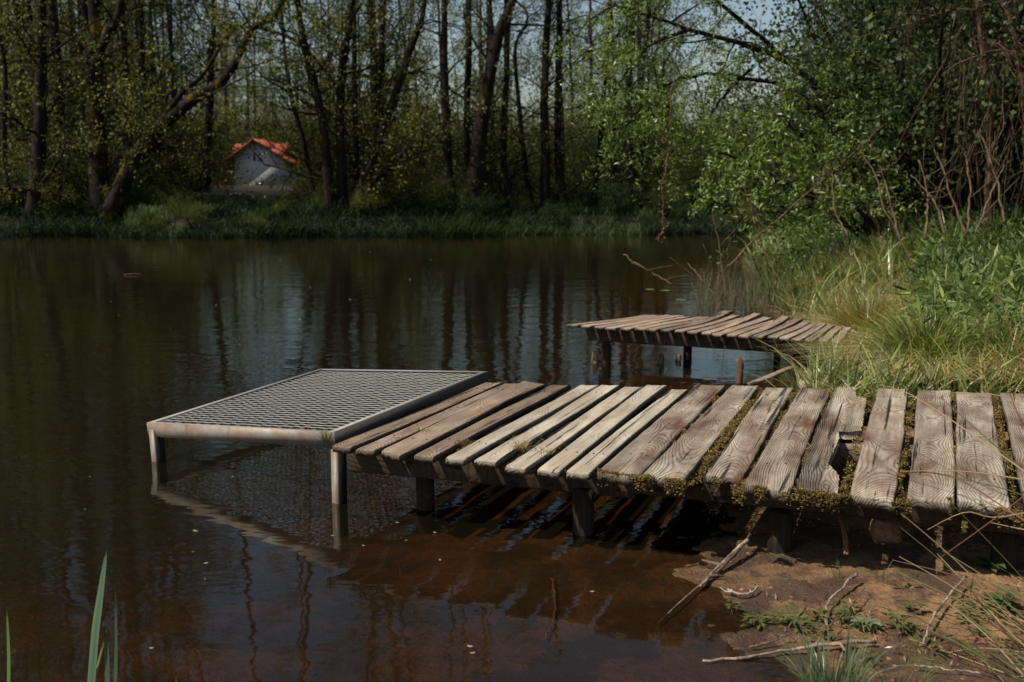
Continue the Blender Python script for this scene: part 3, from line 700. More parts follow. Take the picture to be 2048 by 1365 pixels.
stick([(1105,1165),(1110,1230),(1090,1290)],.010,.006,'dark sunken branch under the brown water',mat='twig',group=SG,lo=-.3)
stick([(1700,1010,.3),(1580,1230,.3)],.0001,.0001,'x') if False else None

# ------------------------------------------------------------------ herbs, tufts on the mud
def herb(c,n,L,W,cols,label,group='low herbs sprouting on the mud',up=.25,stem=.04):
    c=np.asarray(c,float); mb=MB()
    for k in range(n):
        a=rng.uniform(0,2*pi); l=L*rng.uniform(.5,1.2); w=W*rng.uniform(.7,1.2); hd=np.array([cos(a),sin(a),0]); s=np.array([-sin(a),cos(a),0])
        b0=c+hd*rng.uniform(0,.02)+[0,0,rng.uniform(0,stem)]; u_=rng.uniform(-.1,1)*up
        ns=5; V=[];
        for i in range(ns+1):
            t=i/ns; w_=w*sin(pi*min(t*.9+.08,1))**.8*(1 if i%2 else .72); z_=l*(u_*t*2-.9*u_*t*t*1.6)
            cc=b0+hd*l*t+[0,0,z_]; V+=[cc-s*w_/2+[0,0,.2*w_],cc,cc+s*w_/2+[0,0,.2*w_]]
        Fq=[]
        for i in range(ns): Fq+= [[3*i,3*i+1,3*i+4,3*i+3],[3*i+1,3*i+2,3*i+5,3*i+4]]
        col=np.array(cols[rng.integers(0,len(cols))])*rng.uniform(.7,1.25); mb.add(np.array(V),np.array(Fq),col)
    o=mb.build('herb',M['leaf'],origin=c); tag(o,label,'plant',group); return o
hg=[(.13,.17,.055),(.10,.14,.04),(.20,.20,.08),(.09,.12,.045)]; hy=[(.22,.17,.07),(.16,.14,.05),(.12,.14,.04)]; hb=[(.22,.28,.17),(.17,.22,.12)]
for (u,v,n,L,W,cc,lab) in [
 (1515,1250,15,.085,.022,hg+hy,'rosette of pointed green leaves right at the water edge'),
 (1590,1255,16,.075,.018,hy+hg,'yellowish herb right of the water edge rosette'),
 (1635,1245,14,.06,.018,hy,'small herb at the foot of the hooked stick'),
 (1735,1255,13,.075,.026,hb,'pale grey green lobed leaf plant in the middle of the mud'),
 (1800,1260,16,.07,.018,hy+hg,'small olive herb right of the pale lobed plant'),
 (1830,1225,10,.05,.018,hg,'little green herb at the foot of the right curved stick'),
 (1465,1222,6,.04,.018,hg,'tiny green sprout in the wet mud'),
 (1700,1225,12,.05,.014,hy,'low brownish herb between the two curved sticks'),
 (1980,1140,18,.085,.04,[(.06,.12,.035),(.09,.15,.05)],'bright green broad leaved plant in the jetty shadow at the right edge'),
 (2000,1215,18,.08,.035,[(.07,.13,.04),(.10,.16,.05)],'bushy lobed green plant below the broad leaved one'),
 (1930,1240,12,.06,.02,hg,'small herb with narrow leaves left of the rushes'),
 (1740,1330,14,.05,.014,hy,'tiny dry herb behind the level white branch')]:
    herb(gp(u,v),int(n*1.5),L*.72,W*.8,cc,lab)
for k_ in range(22):
    u=rng.uniform(1480,1990); v=1238+ (u-1480)*.03+rng.normal(0,26)
    herb(gp(u,v),int(rng.uniform(6,12)),rng.uniform(.03,.055),rng.uniform(.008,.014),hy+hg,'small half dry herb among the plants on the mud')
# bottom grass tuft, blue green
tuft('grass_tuft',gp(1665,1400),150,.22,.007,[(.17,.23,.12),(.22,.29,.16),(.13,.19,.10)],'fine blue green grass tuft at the bottom edge',lean=.7,rad=.07,group='grass tufts on the near bank')
tuft('grass_tuft',gp(1790,1395),40,.12,.005,[(.15,.2,.1),(.2,.22,.1)],'sparse low tuft right of the blue green tuft',lean=.9,rad=.08,group='grass tufts on the near bank')
# stems in the shade under jetty
for (u,v,lab) in ((1690,1165,'few upright green shoots at the left of the shadow edge'),(1760,1165,'small cluster of green shoots in the middle of the shadow edge'),(1935,1190,'green shoots at the right end of the shadow edge')):
    tuft('grass_tuft',gp(u,v),10,.11,.0035,[(.10,.16,.04),(.14,.2,.06)],lab,lean=.35,rad=.04,group='grass tufts on the near bank')
# mud litter: bits, crumbs, dead blades
mb=MB(); n=9000; pts=np.stack([rng.uniform(.7,2.9,n),rng.uniform(2.5,4.6,n),np.zeros(n)],1); s_=sdist(pts[:,0],pts[:,1],land); pts=pts[s_>-.05]; pts[:,2]=HV(pts)+.003
k=rng.random(len(pts))<np.clip(.25+.55*vnoise(pts[:,0]*4,pts[:,1]*4,21)+.8*ss(pts[:,0],1.6,2.4)-.5*ss(pts[:,1],3.3,3.8),.05,1); pts=pts[k]
leaves(mb,pts,.030,.0055,[(.34,.26,.15),(.22,.14,.07),(.12,.07,.04),(.4,.34,.24),(.15,.15,.05)],droop=-.05)
V=mb.V[0]; 
tag(mb.build('leaf_litter',M['grass']),'scattered dead leaf bits and crumbs on the mud','litter',kind='stuff')
# pebbles and clods: small lumps on the mud
mb=MB()
for _ in range(520):
    x=rng.uniform(.75,2.9); y=rng.uniform(2.6,5.0)
    if sdist(np.array([x]),np.array([y]),land)[0]<.0: continue
    blob(mb,(x,y,H(x,y)-.002),rng.uniform(.003,.012),np.array([(.9,.8,.7),(.45,.38,.3),(1.5,1.3,1.1)][rng.integers(3)]))
tag(mb.build('pebbles',M['clay']),'small clods and pebbles strewn over the mud','pebbles',kind='stuff')
# short ground grass in the lower right corner
mb=MB(); n=5200; pts=np.stack([rng.uniform(1.0,3.0,n),rng.uniform(2.3,4.3,n),np.zeros(n)],1); pts[:,2]=HV(pts)
k=(sdist(pts[:,0],pts[:,1],land)>.08)&(rng.random(n)<np.clip(ss(pts[:,0]-(pts[:,1]-2.8)*.75,1.25,2.1)*.9+.5*vnoise(pts[:,0]*5,pts[:,1]*5,31)-.25,0,1)); pts=pts[k]
blades(mb,pts,.035*rng.uniform(.4,1.5,len(pts)),.004,rng.uniform(.3,1.6,len(pts)),[(.13,.15,.05),(.20,.20,.08),(.3,.22,.11),(.38,.30,.17),(.1,.13,.04)],.5,3)
tag(mb.build('short_grass',M['grass']),'thin short grass and dead blades on the mud in the bottom right corner','grass',kind='stuff')

# ------------------------------------------------------------------ foreground iris leaves at the bottom left
def iris(px,label,wds,cols):
    b0=P(px[0][0][0],px[0][0][1],-.03); root=empty('iris_plant',b0,label,'water plant','iris leaves standing in the near water')
    for pp,wd,cc in zip(px,wds,cols):
        # pixel polyline of one leaf, kept in a vertical plane at the plant
        Yd=P(pp[0][0],pp[0][1],0)[1]; pts=[PY(u,v,Yd+.03*i) for i,(u,v) in enumerate(pp)]; c=curve(pts,12)
        c=np.vstack([c[0]-[0,0,.15],c]); n=len(c); t=np.linspace(0,1,n); wv=wd*np.sin(pi*np.clip(.25+.75*t,0,1))**.7; wv[-1]=.0004
        s=np.array([.93,-.35,0]); V=np.concatenate([c-s*wv[:,None]/2,c+[0,.003,0],c+s*wv[:,None]/2]); a=np.arange(n-1)
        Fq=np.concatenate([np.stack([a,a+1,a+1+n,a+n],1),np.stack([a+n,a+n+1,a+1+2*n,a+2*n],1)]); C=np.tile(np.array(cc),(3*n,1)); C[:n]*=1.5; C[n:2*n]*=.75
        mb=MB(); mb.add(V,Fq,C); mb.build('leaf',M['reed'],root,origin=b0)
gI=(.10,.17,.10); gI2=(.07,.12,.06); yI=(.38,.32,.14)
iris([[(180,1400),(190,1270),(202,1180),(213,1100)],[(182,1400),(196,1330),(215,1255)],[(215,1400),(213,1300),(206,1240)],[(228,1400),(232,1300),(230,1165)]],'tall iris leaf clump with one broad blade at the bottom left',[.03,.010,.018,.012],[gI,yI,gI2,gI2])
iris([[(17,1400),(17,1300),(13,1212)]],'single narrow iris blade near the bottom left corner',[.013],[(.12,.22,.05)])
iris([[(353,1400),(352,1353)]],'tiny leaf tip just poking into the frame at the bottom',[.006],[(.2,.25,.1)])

# ------------------------------------------------------------------ rushes at the right edge (stems leaning into frame)
def rush(name,stems,label,r=.0035,cat='rush'):
    mb=MB(); o0=None
    for (pp,Yd,col) in stems:
        pts=[PY(u,v,Yd[0]+(Yd[1]-Yd[0])*i/(len(pp)-1)) for i,(u,v) in enumerate(pp)]; c=curve(pts,14); 
        if o0 is None: o0=c[0]
        tube(mb,c,np.linspace(r,r*.35,14),5,col,cap=False)
    o=mb.build(name,M['reed'],origin=o0); tag(o,label,cat,'rushes leaning in from the right edge'); return o
br_=(.20,.085,.04); ol=(.10,.11,.035); tn=(.38,.27,.15)
rush('rush_clump',[([(2140,1010),(1960,880),(1826,792),(1760,770)],(3.3,4.2),tn),([(2150,1030),(2000,900),(1880,795)],(3.3,4.1),ol),
 ([(2140,960),(2048,850),(2010,760),(1945,600)],(3.6,3.9),br_),([(2140,930),(2075,780),(2020,650)],(3.6,3.9),br_),([(2140,900),(2080,700),(2000,650)],(3.6,3.8),ol),
 ([(2150,1060),(2030,985),(1830,940)],(3.2,3.9),ol),([(2150,1110),(2000,1010),(1900,952),(1800,945)],(3.2,3.9),br_),([(2150,980),(1950,945),(1800,943)],(3.2,3.9),tn),
 ([(2150,880),(2040,800),(1900,785)],(3.4,4.2),tn),([(2120,1000),(2060,780),(1985,560)],(3.6,4.1),br_)],'spray of thin brown rush stems crossing over the right end of the jetty')
st=[]
for k in range(60):
    u0=rng.uniform(2030,2180); v0=rng.uniform(1250,1420); L=rng.uniform(150,380); a=radians(rng.uniform(8,48)); u1=u0-L*cos(a); v1=v0-L*sin(a)*rng.choice([1,1,-.15])
    Y0=P(u0,min(v0,1400),.05)[1]; st.append(([(u0,v0),((u0+u1)/2,(v0+v1)/2-rng.uniform(0,25)),(u1,v1)],(Y0,Y0+rng.uniform(.05,.5)),[br_,ol,tn,ol,(.16,.17,.07),tn][rng.integers(6)]))
rush('rush_clump',st,'dense fallen rush stems in the bottom right corner',.003)
rush('rush_clump',[([(2160,1000),(2000,1035),(1930,1025),(1855,1060)],(3.2,3.3),tn),([(2100,950),(2000,1030),(1875,1120)],(3.1,3.2),(.22,.08,.04)),([(2150,1075),(2050,1060),(1980,1045)],(3.1,3.3),tn)],'three thin stems bending low beneath the right end of the jetty',.003)

# ------------------------------------------------------------------ tussocks and bank grass
tg='sedge tussocks behind the jetty'
def tussock(u,v,R,n,h,cols,label,lean=1.4,w=.013,z=None):
    c=gp(u,v); mb=MB(); r=np.sqrt(rng.random(n))*R; a=rng.uniform(0,2*pi,n); base=c+np.stack([r*np.cos(a),r*np.sin(a),.10*(1-r/R)],1)
    az=a+rng.normal(0,.6,n); blades(mb,base,h*rng.uniform(.5,1.1,n),w*rng.uniform(.6,1.2,n),lean*(.15+r/R)*rng.uniform(.4,1.3,n),cols,.75,6,az)
    # dead skirt
    m=int(n*1.5); r=R*rng.uniform(.5,1.5,m); a=rng.uniform(0,2*pi,m); base=c+np.stack([r*np.cos(a),r*np.sin(a),.06+0*r],1)
    blades(mb,base,h*.72*rng.uniform(.4,1.1,m),w,1.9*rng.uniform(.6,1.3,m),straw,.9,6,a+rng.normal(0,.5,m))
    tag(mb.build('sedge_tussock',M['grass'],origin=c),label,'grass tussock',tg); return c
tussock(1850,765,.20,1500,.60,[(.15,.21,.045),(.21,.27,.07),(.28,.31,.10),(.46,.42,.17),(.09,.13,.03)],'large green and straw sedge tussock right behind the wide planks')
tussock(1730,700,.16,800,.55,[(.18,.20,.05),(.36,.24,.09),(.46,.30,.12),(.25,.23,.08),(.13,.16,.04)],'brownish sedge tussock at the landward end of the second jetty',lean=1.1)
tussock(2010,770,.20,900,.5,[(.15,.21,.05),(.24,.29,.08),(.45,.40,.18)],'green sedge tussock behind the rightmost planks')
tussock(1930,650,.22,900,.55,[(.17,.23,.06),(.25,.30,.09),(.5,.43,.2)],'pale sedge tussock behind the large one')
tussock(1700,600,.22,900,.6,[(.17,.23,.06),(.25,.28,.09),(.34,.25,.11)],'mixed sedge tussock at the bank behind the second jetty',lean=1.0)
tussock(1790,560,.22,700,.6,[(.17,.23,.06),(.25,.30,.09),(.5,.43,.2)],'tall yellow green tussock between the pale one and the reeds',lean=.9)
tussock(1610,560,.20,600,.6,[(.17,.24,.08),(.25,.31,.12),(.42,.36,.18)],'grey green tussock at the waterline beside the reeds',lean=.9)
tussock(1960,560,.22,700,.6,[(.15,.22,.06),(.22,.29,.09),(.4,.36,.16)],'fresh green tussock below the weeds at the right',lean=1.0)
# tall dry stems
def stems(n,ur,vr,hr,cols,label,w=.006,lean=.5):
    mb=MB(); b=np.array([gp(rng.uniform(*ur),rng.uniform(*vr)) for _ in range(n)]); blades(mb,b,rng.uniform(*hr,n),w,lean*rng.uniform(-.2,1.3,n),cols,.3,5,rng.normal(2.6,.7,n))
    return tag(mb.build('dry_stems',M['grass'],origin=b[0]),label,'dry stems',kind='stuff')
stems(170,(1560,1900),(560,700),(.5,.95),[(.40,.22,.09),(.34,.2,.1),(.45,.32,.16)],'upright orange brown dead sedge stems above the tussocks')
# bank grass
mb=MB()
def scatter(n,x0,x1,y0,y1,cond):
    p=np.stack([rng.uniform(x0,x1,n),rng.uniform(y0,y1,n),np.zeros(n)],1); k=cond(p); p=p[k]; p[:,2]=HV(p); return p
def cut(p): return (sdist(p[:,0],p[:,1],land)>.05+.12*rng.random(len(p)))&(p[:,0]<p[:,1]*.62+.6)
def slabfree(p): 
    q=P(1660,728,.05); return np.hypot(p[:,0]-q[0],p[:,1]-q[1])>.78*rng.uniform(.75,1.05,len(p))
tuss=[gp(*q)[:2] for q in ((1850,765),(1730,700),(2010,770),(1930,650),(1700,600),(1790,560),(1960,560))]
def tfree(p):
    k=np.ones(len(p),bool)
    for q in tuss: k&=np.hypot(p[:,0]-q[0],p[:,1]-q[1])>.36*rng.uniform(.6,1.1,len(p))
    return k
p=scatter(30000,1.3,9,6.15,11,lambda p:cut(p)&slabfree(p)&tfree(p)); f=np.clip(vnoise(p[:,0]*1.3,p[:,1]*1.3,41)*.6+.5,0,1)
gA=[(.24,.32,.09),(.34,.42,.14),(.46,.52,.25),(.10,.16,.045)]; 
k=rng.random(len(p))<f
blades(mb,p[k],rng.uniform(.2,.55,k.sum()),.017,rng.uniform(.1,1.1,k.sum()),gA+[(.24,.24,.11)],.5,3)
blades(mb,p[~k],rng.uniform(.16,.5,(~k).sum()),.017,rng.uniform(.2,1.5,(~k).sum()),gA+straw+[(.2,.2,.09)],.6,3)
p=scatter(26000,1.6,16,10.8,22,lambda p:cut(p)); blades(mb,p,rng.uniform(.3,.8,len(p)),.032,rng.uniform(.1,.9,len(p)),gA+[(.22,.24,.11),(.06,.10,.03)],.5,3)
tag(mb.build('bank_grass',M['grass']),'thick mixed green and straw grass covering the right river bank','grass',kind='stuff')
# broad leaved rank growth upper right
mb=MB(); p=scatter(34000,3.0,10,6.8,14,lambda p:cut(p)&(p[:,0]>p[:,1]*.395+.05)); n=len(p); p[:,2]+=rng.uniform(.05,.55,n)
leaves(mb,p,.16,.026,[(.08,.13,.035),(.15,.22,.06),(.10,.15,.045),(.30,.38,.13),(.05,.085,.028)],droop=-.45)
tag(mb.build('rank_weeds',M['leaf']),'dense dark green broad bladed weeds on top of the right bank','weeds',kind='stuff')
# reeds in the water by the bank
def bladeclump(name,n,ur,vr,hr,cols,label,cat,w=.006,lean=.25,kind=None,group=None,az=None):
    mb=MB(); b=np.array([P(rng.uniform(*ur),rng.uniform(*vr),-.02) for _ in range(n)]); blades(mb,b,rng.uniform(*hr,n),w,rng.uniform(0,lean*2,n),cols,.3,4)
    return tag(mb.build(name,M['grass'],origin=b[0]),label,cat,group,kind)
bladeclump('reed_bed',520,(1395,1535),(560,640),(.18,.55),[(.17,.22,.12),(.22,.25,.13),(.30,.24,.15),(.36,.27,.17)],'sparse grey green reeds standing in the water beside the bank','reeds',kind='stuff')
bladeclump('reed_bed',700,(1490,1620),(535,640),(.3,.6),[(.14,.20,.10),(.18,.24,.12),(.24,.26,.14),(.32,.26,.15)],'denser pale green reeds rooted at the waterline','reeds',kind='stuff')
mb=MB()
for _ in range(90):
    a=P(rng.uniform(1380,1530),rng.uniform(560,632),.01); ang=rng.uniform(0,2*pi); L=rng.uniform(.1,.4); e=a+[cos(ang)*L,sin(ang)*L,rng.uniform(0,.25)]; tube(mb,curve([a,(a+e)/2+rng.normal(0,.02,3),e],6),.0035,3)
tag(mb.build('dead_reeds',M['twig']),'tangle of broken dead reed stalks in the shallows','dead reeds',kind='stuff')
# leaning bare sticks from bank thicket
def pole(px,Y0,Y1,r0,r1,label,name='branch',mat='twig',group='bare branches leaning over the water'):
    pts=[PY(u,v,Y0+(Y1-Y0)*i/(len(px)-1)) for i,(u,v) in enumerate(px)]; c=curve(pts,16,.006); mb=MB(); tube(mb,c,np.linspace(r0,r1,16),5,wob=.08)
    for k in range(3):
        q=c[rng.integers(4,14)]; e=q+np.array([rng.uniform(-.4,.4),0,rng.uniform(.05,.5)]); tube(mb,curve([q,(q+e)/2+rng.normal(0,.04,3),e],7),np.linspace(r1*.8,r1*.3,7),4)
    return tag(mb.build(name,M[mat],origin=c[0]),label,'branch',group)
pole([(1460,530),(1520,470),(1600,400),(1680,330),(1780,240)],11,12,.011,.006,'long pale bough slanting from the reeds up to the right')
pole([(1247,510),(1300,545),(1345,568)],11.5,11,.008,.006,'thin bare stick pointing out over open water left of the reeds')
pole([(1378,530),(1400,555),(1430,590)],9.8,9.6,.006,.005,'bent reed like twig standing at the edge of the reeds')
pole([(1452,600),(1440,500),(1425,430)],10.5,10.8,.007,.003,'upright pale stem left of the slanting bough')
pole([(1555,560),(1520,480),(1500,410),(1480,360)],11,11.4,.010,.005,'dark stem crossing the slanting bough')
pole([(1695,470),(1670,420),(1665,350)],10,10.4,.010,.005,'short forked twig above the reeds')
pole([(1840,560),(1770,420),(1750,350),(1720,300)],9.5,10,.009,.004,'thin brown stem leaning left above the tall grass')
pole([(1520,590),(1515,500),(1523,490)],10.4,10.5,.005,.004,'straight dead reed stalk between the boughs')

# ------------------------------------------------------------------ trees
def grow(bark,tips,p,d,L,r,lev,maxlev,sag=.0,up=.25,kids=(6,5),wander=.22,bend=None):
    n=6; pts=[p]; dd=np.array(d,float)
    for i in range(n-1):
        dd=dd+rng.normal(0,wander,3); dd[2]+=up*.25-sag*.25; dd/=np.linalg.norm(dd); pts.append(pts[-1]+dd*L/(n-1))
    pts=np.array(pts); rr=np.linspace(r,r*.35,n); tube(bark,pts,rr,(5 if lev==0 else 3),cap=False)
    if lev>=maxlev: tips.append(pts); return
    if lev==maxlev-1: tips.append(pts[3:])
    for k in range(kids[min(lev,len(kids)-1)]):
        t=rng.uniform(.2,1); i=min(int(t*(n-1)),n-2); q=pts[i]+(pts[i+1]-pts[i])*(t*(n-1)-i)
        base=pts[i+1]-pts[i]; base/=np.linalg.norm(base); s=unit(1)[0]; s-=base*np.dot(s,base); s/=np.linalg.norm(s)
        nd=base*rng.uniform(.5,.9)+s*rng.uniform(.5,.95); nd/=np.linalg.norm(nd)
        grow(bark,tips,q,nd,L*rng.uniform(.35,.6),rr[i]*.5,lev+1,maxlev,sag,up,kids,wander)
olive=[(.14,.155,.03),(.20,.21,.04),(.11,.13,.03),(.25,.22,.045),(.08,.11,.028)]
darkg=[(.03,.05,.018),(.05,.075,.022),(.085,.11,.03),(.03,.05,.016)]
lime=[(.17,.25,.045),(.25,.34,.08),(.10,.15,.03),(.40,.48,.19),(.17,.23,.05)]
def make_tree(name,trunks,label,cat,group,cols,bark='bark',hb0=.12,nl=26,limb=(1.4,3.2),leafn=7,leafL=.10,leafW=.06,spread=.10,maxlev=2,kids=(5,4),up=.3,sag=0,leafmat='leaf_far',ext=None):
    """trunks: list of (points, r0, r1). limbs grow from the upper part of every trunk"""
    o0=np.asarray(trunks[0][0][0],float); bk=MB(); tips=[]
    for pts,r0,r1 in trunks:
        c=curve(pts,22); n=len(c); rr=r0+(r1-r0)*np.linspace(0,1,n)**.8; rr[0]*=1.35; rr[1]*=1.12
        c[1:-1]+=rng.normal(0,.3*r1,(n-2,3)); tube(bk,c,rr,9,wob=.05)
        for k in range(nl):
            t=rng.uniform(hb0,1) if rng.random()<.82 else rng.uniform(.1,hb0+.02); i=min(int(t*(n-1)),n-2); q=c[i]; a=rng.uniform(0,2*pi)
            d=np.array([cos(a),sin(a),rng.uniform(-.1,.9)]); d/=np.linalg.norm(d)
            grow(bk,tips,q,d,rng.uniform(*limb)*(1.15-.5*t),max(rr[i]*.28,.02),0,maxlev,sag,up,kids)
    root=empty(name,o0,label,cat,group)
    bk.build('trunk',M[bark],root,origin=o0)
    pos=[]
    for tp in tips:
        m=leafn; i=rng.integers(0,len(tp)-1,m); f=rng.random((m,1)); pos.append(tp[i]+(tp[i+1]-tp[i])*f+rng.normal(0,spread,(m,3)))
    cr=MB(); leaves(cr,np.concatenate(pos),leafL,leafW,cols,droop=.3)
    cr.build('crown',M[leafmat],root,origin=o0)
    return root
def dup(root,loc,rz,s,label=None):
    r=root.copy(); COL.objects.link(r); r.location=loc; r.rotation_euler=(0,0,rz); r.scale=(s,s,s)
    if label: r['label']=label
    for ch in list(root.children):
        c=ch.copy(); COL.objects.link(c); c.parent=r
    return r
# front row on the far bank, each read off the photograph: pixel polylines, width, distance
def px_trunk(pp,Y,w0,w1,top=14):
    pts=[PY(u,v,Y) for u,v in pp]; g0=pp[0][1]>400
    if g0: b=pts[0]; pts[0]=np.array([b[0],Y,H(b[0],Y)-.1])
    d=pts[-1]-pts[-2]; d/=np.linalg.norm(d); d=d*.5+np.array([0,0,.6]); d/=np.linalg.norm(d)
    rest=top-pts[-1][2] if (g0 or pp[-1][1]<70) and pp[-1][1]<250 else -1
    if rest>0:
        pts+= [pts[-1]+d*rest*.5+rng.normal(0,.2,3)*[1,1,0],pts[-1]+d*rest*1.0+rng.normal(0,.4,3)*[1,1,0]]
    s=Y/F; return (pts,w0*s/2*.84,w1*s/2*.84*(.35 if rest>0 else 1))
FG='alders and other trees along the far bank'
T=[
 ([([(22,445),(8,300),(10,150),(-10,0)],29.6,16,12,13)],'slim tree at the far left edge with a slight S bend',olive),
 ([([(68,450),(75,300),(82,150),(80,0)],29.3,38,34,18)],'thick straight dark trunk nearest the left edge',olive),
 ([([(205,450),(190,250),(183,120),(185,0)],29.6,50,44,18),([(193,130),(215,60),(240,0)],29.5,26,22,14)],'stout forked tree left of the mossy leaning trunk',olive),
 ([([(215,452),(262,330),(310,265),(380,205),(455,150),(505,55),(570,0)],29.2,42,15,12),([(310,262),(360,190),(405,150),(460,65),(500,40)],29.4,15,6,9),([(505,52),(600,88),(670,170)],29.2,10,5,5),([(262,318),(330,285)],29.2,20,8,3)],'mossy trunk leaning far to the right across the left forest',olive),
 ([([(408,385),(420,200),(425,80),(428,0)],34,22,18,16)],'straight slender trunk left of the white house',darkg),
 ([([(635,405),(605,280),(578,170),(562,0)],30.5,15,11,13)],'thin trunk bending left beside the house wall',olive),
 ([([(662,440),(648,260),(615,110),(595,0)],29.6,28,18,15)],'trunk curving left just right of the house',olive),
 ([([(688,445),(680,210),(692,90),(705,0)],29.8,26,20,15)],'upright trunk in the middle of the left clump',olive),
 ([([(700,440),(745,320),(790,190),(835,60),(850,0)],29.7,26,16,13),([(712,425),(760,345),(815,300),(850,290)],29.5,14,6,4.5)],'tree leaning right with a low bent side branch',olive),
 ([([(768,420),(758,250),(762,100),(768,0)],31.5,20,16,16)],'straight trunk standing behind the right leaning tree',darkg),
 ([([(912,440),(897,340),(890,180),(888,0)],29.9,30,15,15)],'rusty barked trunk curving up beside the stout double trunk',olive),
 ([([(930,448),(952,340),(975,170),(1000,60),(1025,0)],29.5,48,22,14),([(968,210),(985,110),(978,0)],29.5,20,14,14)],'stout forked trunk leaning right in the centre',olive),
 ([([(1028,425),(1006,330),(1012,170),(1014,0)],31,22,20,16)],'dark trunk bowed to the left right of the centre fork',darkg),
 ([([(1066,425),(1050,330),(1040,230),(1030,100)],32,18,9,11)],'thin trunk leaning left behind the centre trees',olive),
 ([([(1092,430),(1090,250),(1092,100),(1096,0)],31,26,18,16)],'straight trunk with a mid height horizontal bough',darkg),
 ([([(1138,422),(1118,330),(1116,180),(1120,0)],31.5,24,13,15)],'trunk with a kinked foot right of the straight one',olive),
 ([([(1185,428),(1205,230),(1213,110),(1218,0)],32,14,9,14)],'wispy trunk leaning right in the lighter gap',olive),
 ([([(1225,430),(1230,250),(1226,100),(1222,0)],33,12,9,15)],'thin vertical trunk next to the wispy one',olive),
 ([([(1258,448),(1255,250),(1262,100),(1268,0)],31.2,26,18,15),([(1256,300),(1275,200),(1290,100),(1300,0)],31.2,13,9,14)],'double stemmed trunk left of the multi stemmed clump',olive),
 ([([(1300,455),(1285,340),(1290,240),(1296,160)],32.2,16,9,10),([(1310,455),(1330,330),(1340,230)],32.2,16,9,9),([(1320,452),(1355,400),(1400,370)],32.2,14,7,4.5),([(1292,455),(1268,350),(1262,250)],32.2,12,8,10),([(1316,452),(1318,330),(1322,220)],32.2,12,8,10)],'multi stemmed alder clump at the river bend',olive),
]
for stem,lab,cols in T:
    left=stem[0][0][0][0]<800
    tr=[px_trunk(pp,Y,w0,w1,top*(1.5 if left and top>11 else (.95 if stem[0][0][0][0]<1000 else .72))) for (pp,Y,w0,w1,top) in stem]
    make_tree('alder_tree',tr,lab,'tree',FG,cols,bark='bark_lean' if 'mossy' in lab else 'bark',nl=(24 if left else 15) if len(tr)<2 else (13 if left else 9),hb0=.55 if 'mossy' in lab else (.27 if left else .36),limb=(1.3,3.2),leafn=6 if left else 3,kids=(5,4),leafL=.09,leafW=.055)
# forest behind: variants then copies
variants=[]
def bgtree(seed,h,r,cols,nl,leafn,hb0):
    lean=rng.normal(0,.5,2); pts=[(0,0,-.2),(lean[0]*.2,lean[1]*.2,h*.3),(lean[0]*.7+rng.normal(0,.2),lean[1]*.6,h*.65),(lean[0]*1.5,lean[1]*1.5,h)]
    return make_tree('forest_tree',[([np.array(q,float) for q in pts],r,r*.25)],'slender dark tree in the wood behind the far bank','tree','trees of the wood behind the far bank',cols,bark='bark_far',nl=nl,hb0=hb0,limb=(1.6,3.8),leafn=leafn,kids=(5,4),leafL=.12,leafW=.07)
dko=[(.06,.07,.02),(.09,.10,.025),(.05,.06,.018),(.14,.14,.035)]
olive2=[tuple(1.25*q for q in c) for c in olive]
for s in range(7):
    variants.append(bgtree(s,rng.uniform(14,19),rng.uniform(.10,.19),[olive2,dko,olive,darkg,olive2,dko,olive][s],26,[5,4,5,3,4,3,5][s],.12))
def in_house(x,y,m=0): 
    u=1024+x*F/y/1.0; m=m*F/y; return 440-m<u<612+m and y<84
sp=[]
tries=0
while len(sp)<135 and tries<9000:
    tries+=1
    y=31.5+ (rng.random()**1.2)*62; x=rng.uniform(-.62,.36)*y
    u=1024+x*F/y
    if in_house(x,y,1.3): continue
    dens=1.0 if u<460 else (.42 if u<1000 else (.26 if u<1330 else .04))
    if rng.random()>dens: continue
    if any((x-a)**2+(y-b)**2<2.6 for a,b in sp): continue
    sp.append((x,y))
for i,(x,y) in enumerate(sp):
    o=variants[i%7]; loc=(x,y,H(x,y)); rz=rng.uniform(0,6.28); s=rng.uniform(.8,1.15)
    if 960<1024+x*F/y<1420: s=min(s,max(.45,y*.016))
    if i>=7:
        o=variants[(1,3,5,1)[i%4] if (1024+x*F/y)<760 and i%5 else (0,2,4,6)[i%4]]
    if i<7: o.location=loc; o.rotation_euler=(0,0,rz); o.scale=(s,s,s)
    else: dup(o,loc,rz,s)
for i in range(86):
    y=rng.uniform(88,150); x=rng.uniform(-.33,-.18)*y if i<26 else (rng.uniform(-.62,-.25)*y if i<70 else rng.uniform(-.2,.5)*y); dup(variants[i%7],(x,y,H(x,y)),rng.uniform(0,6.28),rng.uniform(.8,1.15))
n_=0
while n_<22:
    y=rng.uniform(32.5,46); x=rng.uniform(-.56,-.12)*y
    if in_house(x,y,2.6): continue
    n_+=1; dup(variants[(0,4,1,3)[n_%4]],(x,y,H(x,y)),rng.uniform(0,6.28),rng.uniform(1.15,1.4))
